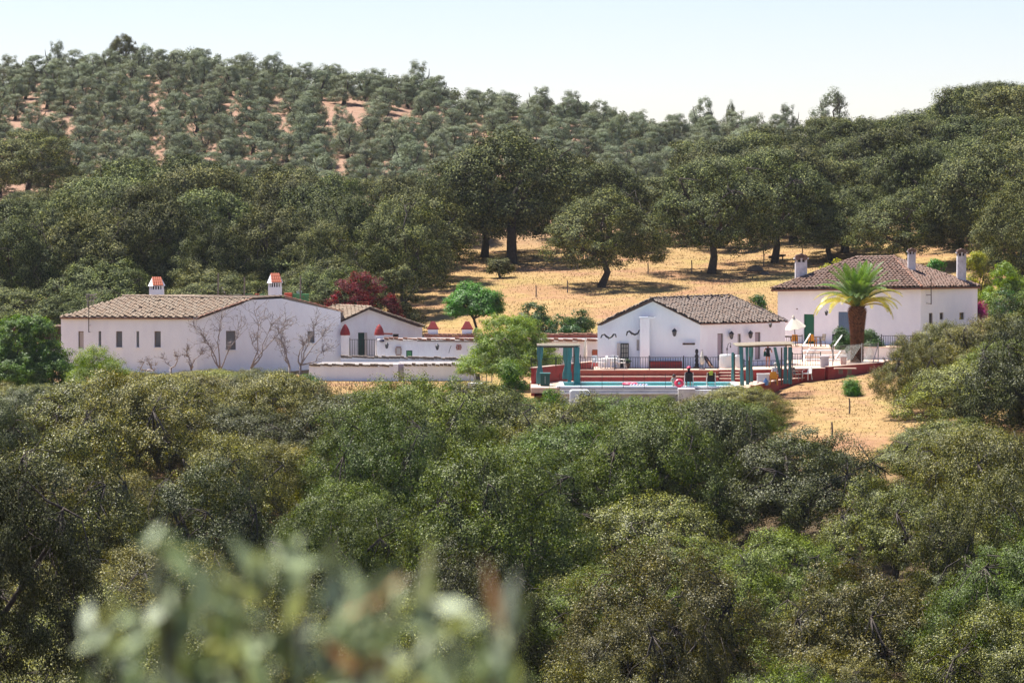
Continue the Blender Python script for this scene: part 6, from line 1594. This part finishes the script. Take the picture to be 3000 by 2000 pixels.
def sling(px, label, rz=0.0, Y=223.9):
    c = V3(px, Y, ZP); r = thing("sling_chair", c, label, "chair"); R = Matrix.Rotation(rz, 3, 'Z')
    def q(x, y, z): return c + R @ Vector((x, y, z))
    b = MB(); b.prism([q(-.25, -.26, .38), q(.25, -.26, .38), q(.25, .22, .36), q(-.25, .22, .36)], (0, 0, .02)); b.build("seat", M['black'], r)
    b = MB(); b.prism([q(-.25, -.27, .38), q(.25, -.27, .38), q(.23, -.38, .98), q(-.23, -.38, .98)], R @ Vector((0, -.02, 0))); b.build("backrest", M['black'], r)
    for sx in (-1, 1):
        b = MB(); b.tube([q(sx * .28, .25, 0), q(sx * .28, .22, .6), q(sx * .28, -.3, .62), q(sx * .26, -.4, 1.0)], [.02] * 4, 5); b.build("frame", M['plastic_white'], r)
        b = MB(); b.tube([q(sx * .28, -.3, .62), q(sx * .28, -.42, 0)], [.02] * 2, 5); b.build("leg", M['plastic_white'], r)
sling(2018, "black sling chair with its back to the camera, under the person in the pink cap")
sling(2083, "black sling chair by the pool with a yellow-green towel on its back")
b = MB(); c = V3(2083, 223.5, ZP + 1.0); b.box(c, (.28, .1, .1)); b.box(c + Vector((.04, 0, .07)), (.16, .09, .07)); b.box(c + Vector((0, -.04, -.1)), (.22, .03, .14)); tag(b.build("towel", M['lime'] if False else mat("lime_towel", (.5, .65, .08), .9)), "yellow-green towel draped over the second sling chair", "towel")
def torus(px, Y, z, R, r, m, label, name="swim_ring", tilt=0.0):
    mb = MB(); n, k = 18, 8; vs = []; fs = []; c = V3(px, Y, z); T_ = Matrix.Rotation(tilt, 3, 'X')
    for i in range(n):
        a = 2 * math.pi * i / n
        for j in range(k):
            t = 2 * math.pi * j / k; vs.append(c + T_ @ Vector(((R + r * math.cos(t)) * math.cos(a), (R + r * math.cos(t)) * math.sin(a), r * math.sin(t))))
    for i in range(n):
        for j in range(k):
            fs.append((i * k + j, ((i + 1) % n) * k + j, ((i + 1) % n) * k + (j + 1) % k, i * k + (j + 1) % k))
    o = link_mesh(name, vs, fs, m, None, True); return tag(o, label, "swim ring")
torus(1990, 223.6, ZP + .28, .2, .12, M['pink'], "bright red-pink swim ring held at the pool edge", tilt=1.2)
torus(1846, 228.6, ZP - .05, .42, .12, M['pink'], "pink swim ring floating at the back of the pool")
def mattress(px, Y, label, m1, m2):
    r = thing("air_mattress", V3(px, Y, ZP), label, "air mattress")
    for i in range(6):
        b = MB(); q = V3(px - 22 + i * 9, Y, ZP - .06); b.tube([q + Vector((0, -.35, 0)), q + Vector((0, .35, 0))], [.1, .1], 8); b.build("air_tube", m1 if i % 2 else m2, r)
mattress(1872, 227.3, "pale pink and lilac air mattress floating in the pool", mat("lilac_vinyl", (.62, .55, .75), .4), mat("rose_vinyl", (.8, .5, .55), .4))
table(2262, 228.2, ZP, 1.0, M['wood_grey'], "grey garden table under the teal pergola")
wbt = thing("water_bottle", V3(2238, 227, ZP), "large clear blue water bottle in front of the garden table", "bottle")
b = MB(); b.lathe(V3(2244, 226.6, ZP), [(.14, 0), (.15, .08), (.15, .3), (.05, .42), (.04, .5)], 12); b.build("bottle", M['clear_blue'], wbt)
b = MB(); b.lathe(V3(2244, 226.6, ZP + .5), [(.045, 0), (.045, .05)], 10); b.build("cap", M['plastic_white'], wbt)
cbx = thing("cool_box", V3(2236, 227.5, ZP), "grey-white covered box under the teal pergola", "box")
b = MB(); b.box(V3(2236, 227.5, ZP + .42), (.8, .5, .5)); b.build("body", M['pale_cloth'], cbx); b = MB(); b.box(V3(2236, 227.5, ZP + .70), (.84, .54, .07)); b.build("lid", M['plastic_white'], cbx)
for dx_ in (-.34, .34):
    b = MB(); b.box(V3(2236, 227.5, ZP + .09) + Vector((dx_, 0, 0)), (.06, .4, .18)); b.build("leg", M['steel'], cbx)
chair(2267, 227.0, ZP, M['orange'], "yellow-orange chair under the teal pergola", rz=3.0)
chair(2336, 232.5, ZP, M['wood_grey'], "grey chair on the red-walled deck right of the pergola", rz=1.0)
chair(2365, 233.6, ZP, M['plastic_white'], "white garden chair on the red-walled deck, the rightmost", rz=-.7)

# ---------------- field fence posts and odds and ends
for px, pb_, pt_, lab in ((1570, 872, 843, "wooden fence post on the dry field right of the vivid green tree"), (1662, 859, 822, "wooden fence post left of the lone field oak"), (1898, 805, 778, "wooden fence post just right of the lone field oak"),
                       (2026, 803, 762, "tall fence post between the lone oak and the black-trunked oak"), (2237, 780, 733, "fence post below the dark hanging branches above the pool house"), (2350, 750, 720, "fence post left of the forked oak"),
                       (2488, 1213, 1170, "thin fence post in the middle of the dry clearing"), (2437, 1284, 1236, "dark fence post at the bottom of the dry clearing")):
    g = ground_hit(px, pb_, 190, 400); h = max(1.0, Z(pt_, g.y) - g.z); b = MB(); b.tube([g - Vector((0, 0, .3)), g + Vector((.03, 0, h * .5)), g + Vector((.0, 0, h))], [.06, .055, .05], 6); tag(b.build("fence_post", M['wood_grey']), lab, "post")
lg = ground_hit(2280, 765, 250, 400); b = MB(); b.tube([lg + Vector((-.9, 0, .3)), lg + Vector((0, .1, .45)), lg + Vector((.7, 0, .5))], [.12, .14, .08], 7); b.tube([lg + Vector((-.5, 0, -.1)), lg + Vector((-.4, 0, .4))], [.06, .06], 5); b.tube([lg + Vector((.4, 0, -.1)), lg + Vector((.4, 0, .5))], [.06, .06], 5)
tag(b.build("fallen_log", M['bark']), "dark fallen branch lying on the field above the pool house", "log")
for px, py, s, lab in ((2215, 795, .8, "dark boulder in the tree shade above the pool house"), (1240 + 1000, 803, .5, "small dark boulder beside the larger one")):
    g = ground_hit(px, py, 250, 400); rgb = random.Random(px); b = MB(); b.lathe(g - Vector((0, 0, .2)), [(s * .8, 0), (s, s * .3), (s * .7, s * .7), (s * .2, s * .85)], 9, .8)
    b.v = [(v[0] + rgb.uniform(-.1, .1), v[1] + rgb.uniform(-.1, .1), v[2] + rgb.uniform(-.06, .06)) for v in b.v]; tag(b.build("boulder", M['stone']), lab, "boulder")
# ---------------- dry grass (uncountable)
def grass(name, n, region, hgt, wid, m, label, seed, clump=.0):
    rg = np.random.default_rng(seed); x = rg.uniform(region[0], region[1], n * 3); y = rg.uniform(region[2], region[3], n * 3)
    z = ground(x, y); d = y * CT - z * ST; px = 1500 + x / d * FPX; py = 1000 - (y * ST + z * CT) / d * FPX
    k = region[4](x, y, px, py); k &= rg.random(len(x)) < np.clip(.6 + .35 * _hash_noise(x, y, 2.7), 0, 1)
    x, y, z = x[k][:n], y[k][:n], z[k][:n]; n = len(x)
    h = hgt * rg.uniform(.5, 1.4, n); a = rg.uniform(0, math.pi, n); dx = np.cos(a) * wid; dy = np.sin(a) * wid; lx = rg.normal(0, .3, n) * h; ly = rg.normal(0, .3, n) * h
    V_ = np.stack([np.stack([x - dx, y - dy, z - .03], 1), np.stack([x + dx, y + dy, z - .03], 1), np.stack([x + lx, y + ly, z + h], 1)], 1).reshape(-1, 3)
    o = bpy.data.objects.new(name, np_mesh(name, V_, np.arange(n * 3).reshape(n, 3), m)); COL.objects.link(o); tag(o, label, "grass", kind='stuff')
grass("dry_grass", 28000, (-30, 60, 262, 345, lambda x, y, px, py: (px > 1230) & (px < 3000)), .11, .04, M['straw'], "dry straw-coloured grass covering the field behind the farm", 41)
grass("slope_grass", 6000, (8, 32, 196, 238, lambda x, y, px, py: (px > 1980) & (px < 2750) & (py > np.interp(px, [1980, 2270, 2420, 2600, 2750], [1200, 1150, 1115, 1075, 1070]))), .08, .04, M['straw'], "dry grass on the slope below the red retaining wall", 42)
grass("verge_grass", 20000, (-40, 12, 208, 242, lambda x, y, px, py: (px < 1990) & (py > 1100) & ~((px > 1380) & (y > 222))), .15, .035, M['straw'], "dry grass between the white shed walls and the woods", 43)

# ---------------- near out-of-focus shoots in front of the lens, a bush rooted on the slope
nb = thing("near_bush", (0, 3.0, gz(0, 3)), "blurred silvery-leaved bush close to the camera with some orange leaves", "bush")
rgn = np.random.default_rng(15); rp = random.Random(15)
tips = [(270, 1800), (330, 1700), (400, 1600), (455, 1515), (520, 1640), (590, 1680), (650, 1650), (700, 1610), (770, 1590), (830, 1570), (900, 1640), (960, 1590), (1020, 1680), (1080, 1700), (1150, 1680), (1240, 1630), (1270, 1700), (1330, 1760), (1400, 1740), (1470, 1700), (1520, 1750),
        (470, 1760), (620, 1800), (730, 1760), (860, 1780), (980, 1800), (1120, 1820), (1220, 1830), (360, 1900), (560, 1920), (780, 1900), (940, 1930), (1080, 1940), (1300, 1900), (1440, 1880), (680, 1850)]
LP = []; LN = []; LA = []; st_ = MB(); root0 = Vector((-.18, 3.05, gz(-.18, 3.05) - .1))
for (tx, ty) in tips:
    Y = rp.uniform(2.75, 3.35); tip = P(tx, ty + 45, Y); basep = root0.lerp(Vector((tip.x * .8 - .03, Y, tip.z - .55)), .85)
    c1 = basep.lerp(tip, .5) + Vector((rp.uniform(-.03, .03), 0, 0)); st_.tube([root0, basep, c1, tip], [.016, .010, .006, .0025], 5)
    for k in range(22):
        t = rp.random() ** .6; p = c1.lerp(tip, t) if k % 4 else basep.lerp(c1, rp.random()); ax = (tip - c1).normalized() * .8 + Vector((rp.gauss(0, .4), rp.gauss(0, .4), rp.gauss(.2, .3)))
        ax.normalize(); LP.append(tuple(p + ax * .018)); LN.append((rp.gauss(0, .6), rp.gauss(-.5, .6), rp.gauss(.5, .6))); LA.append(tuple(ax))
Vn = diamonds(rgn, np.array(LP), np.array(LN), .058, .017, np.array(LA))
st_.build("stems", M['bark'], nb)
me = cloud_mesh("leaves", Vn, M['sprig']); lo = bpy.data.objects.new("leaves", me); COL.objects.link(lo); lo.parent = nb; lo.matrix_basis = nb.matrix_basis.inverted(); lo['kind'] = 'stuff'
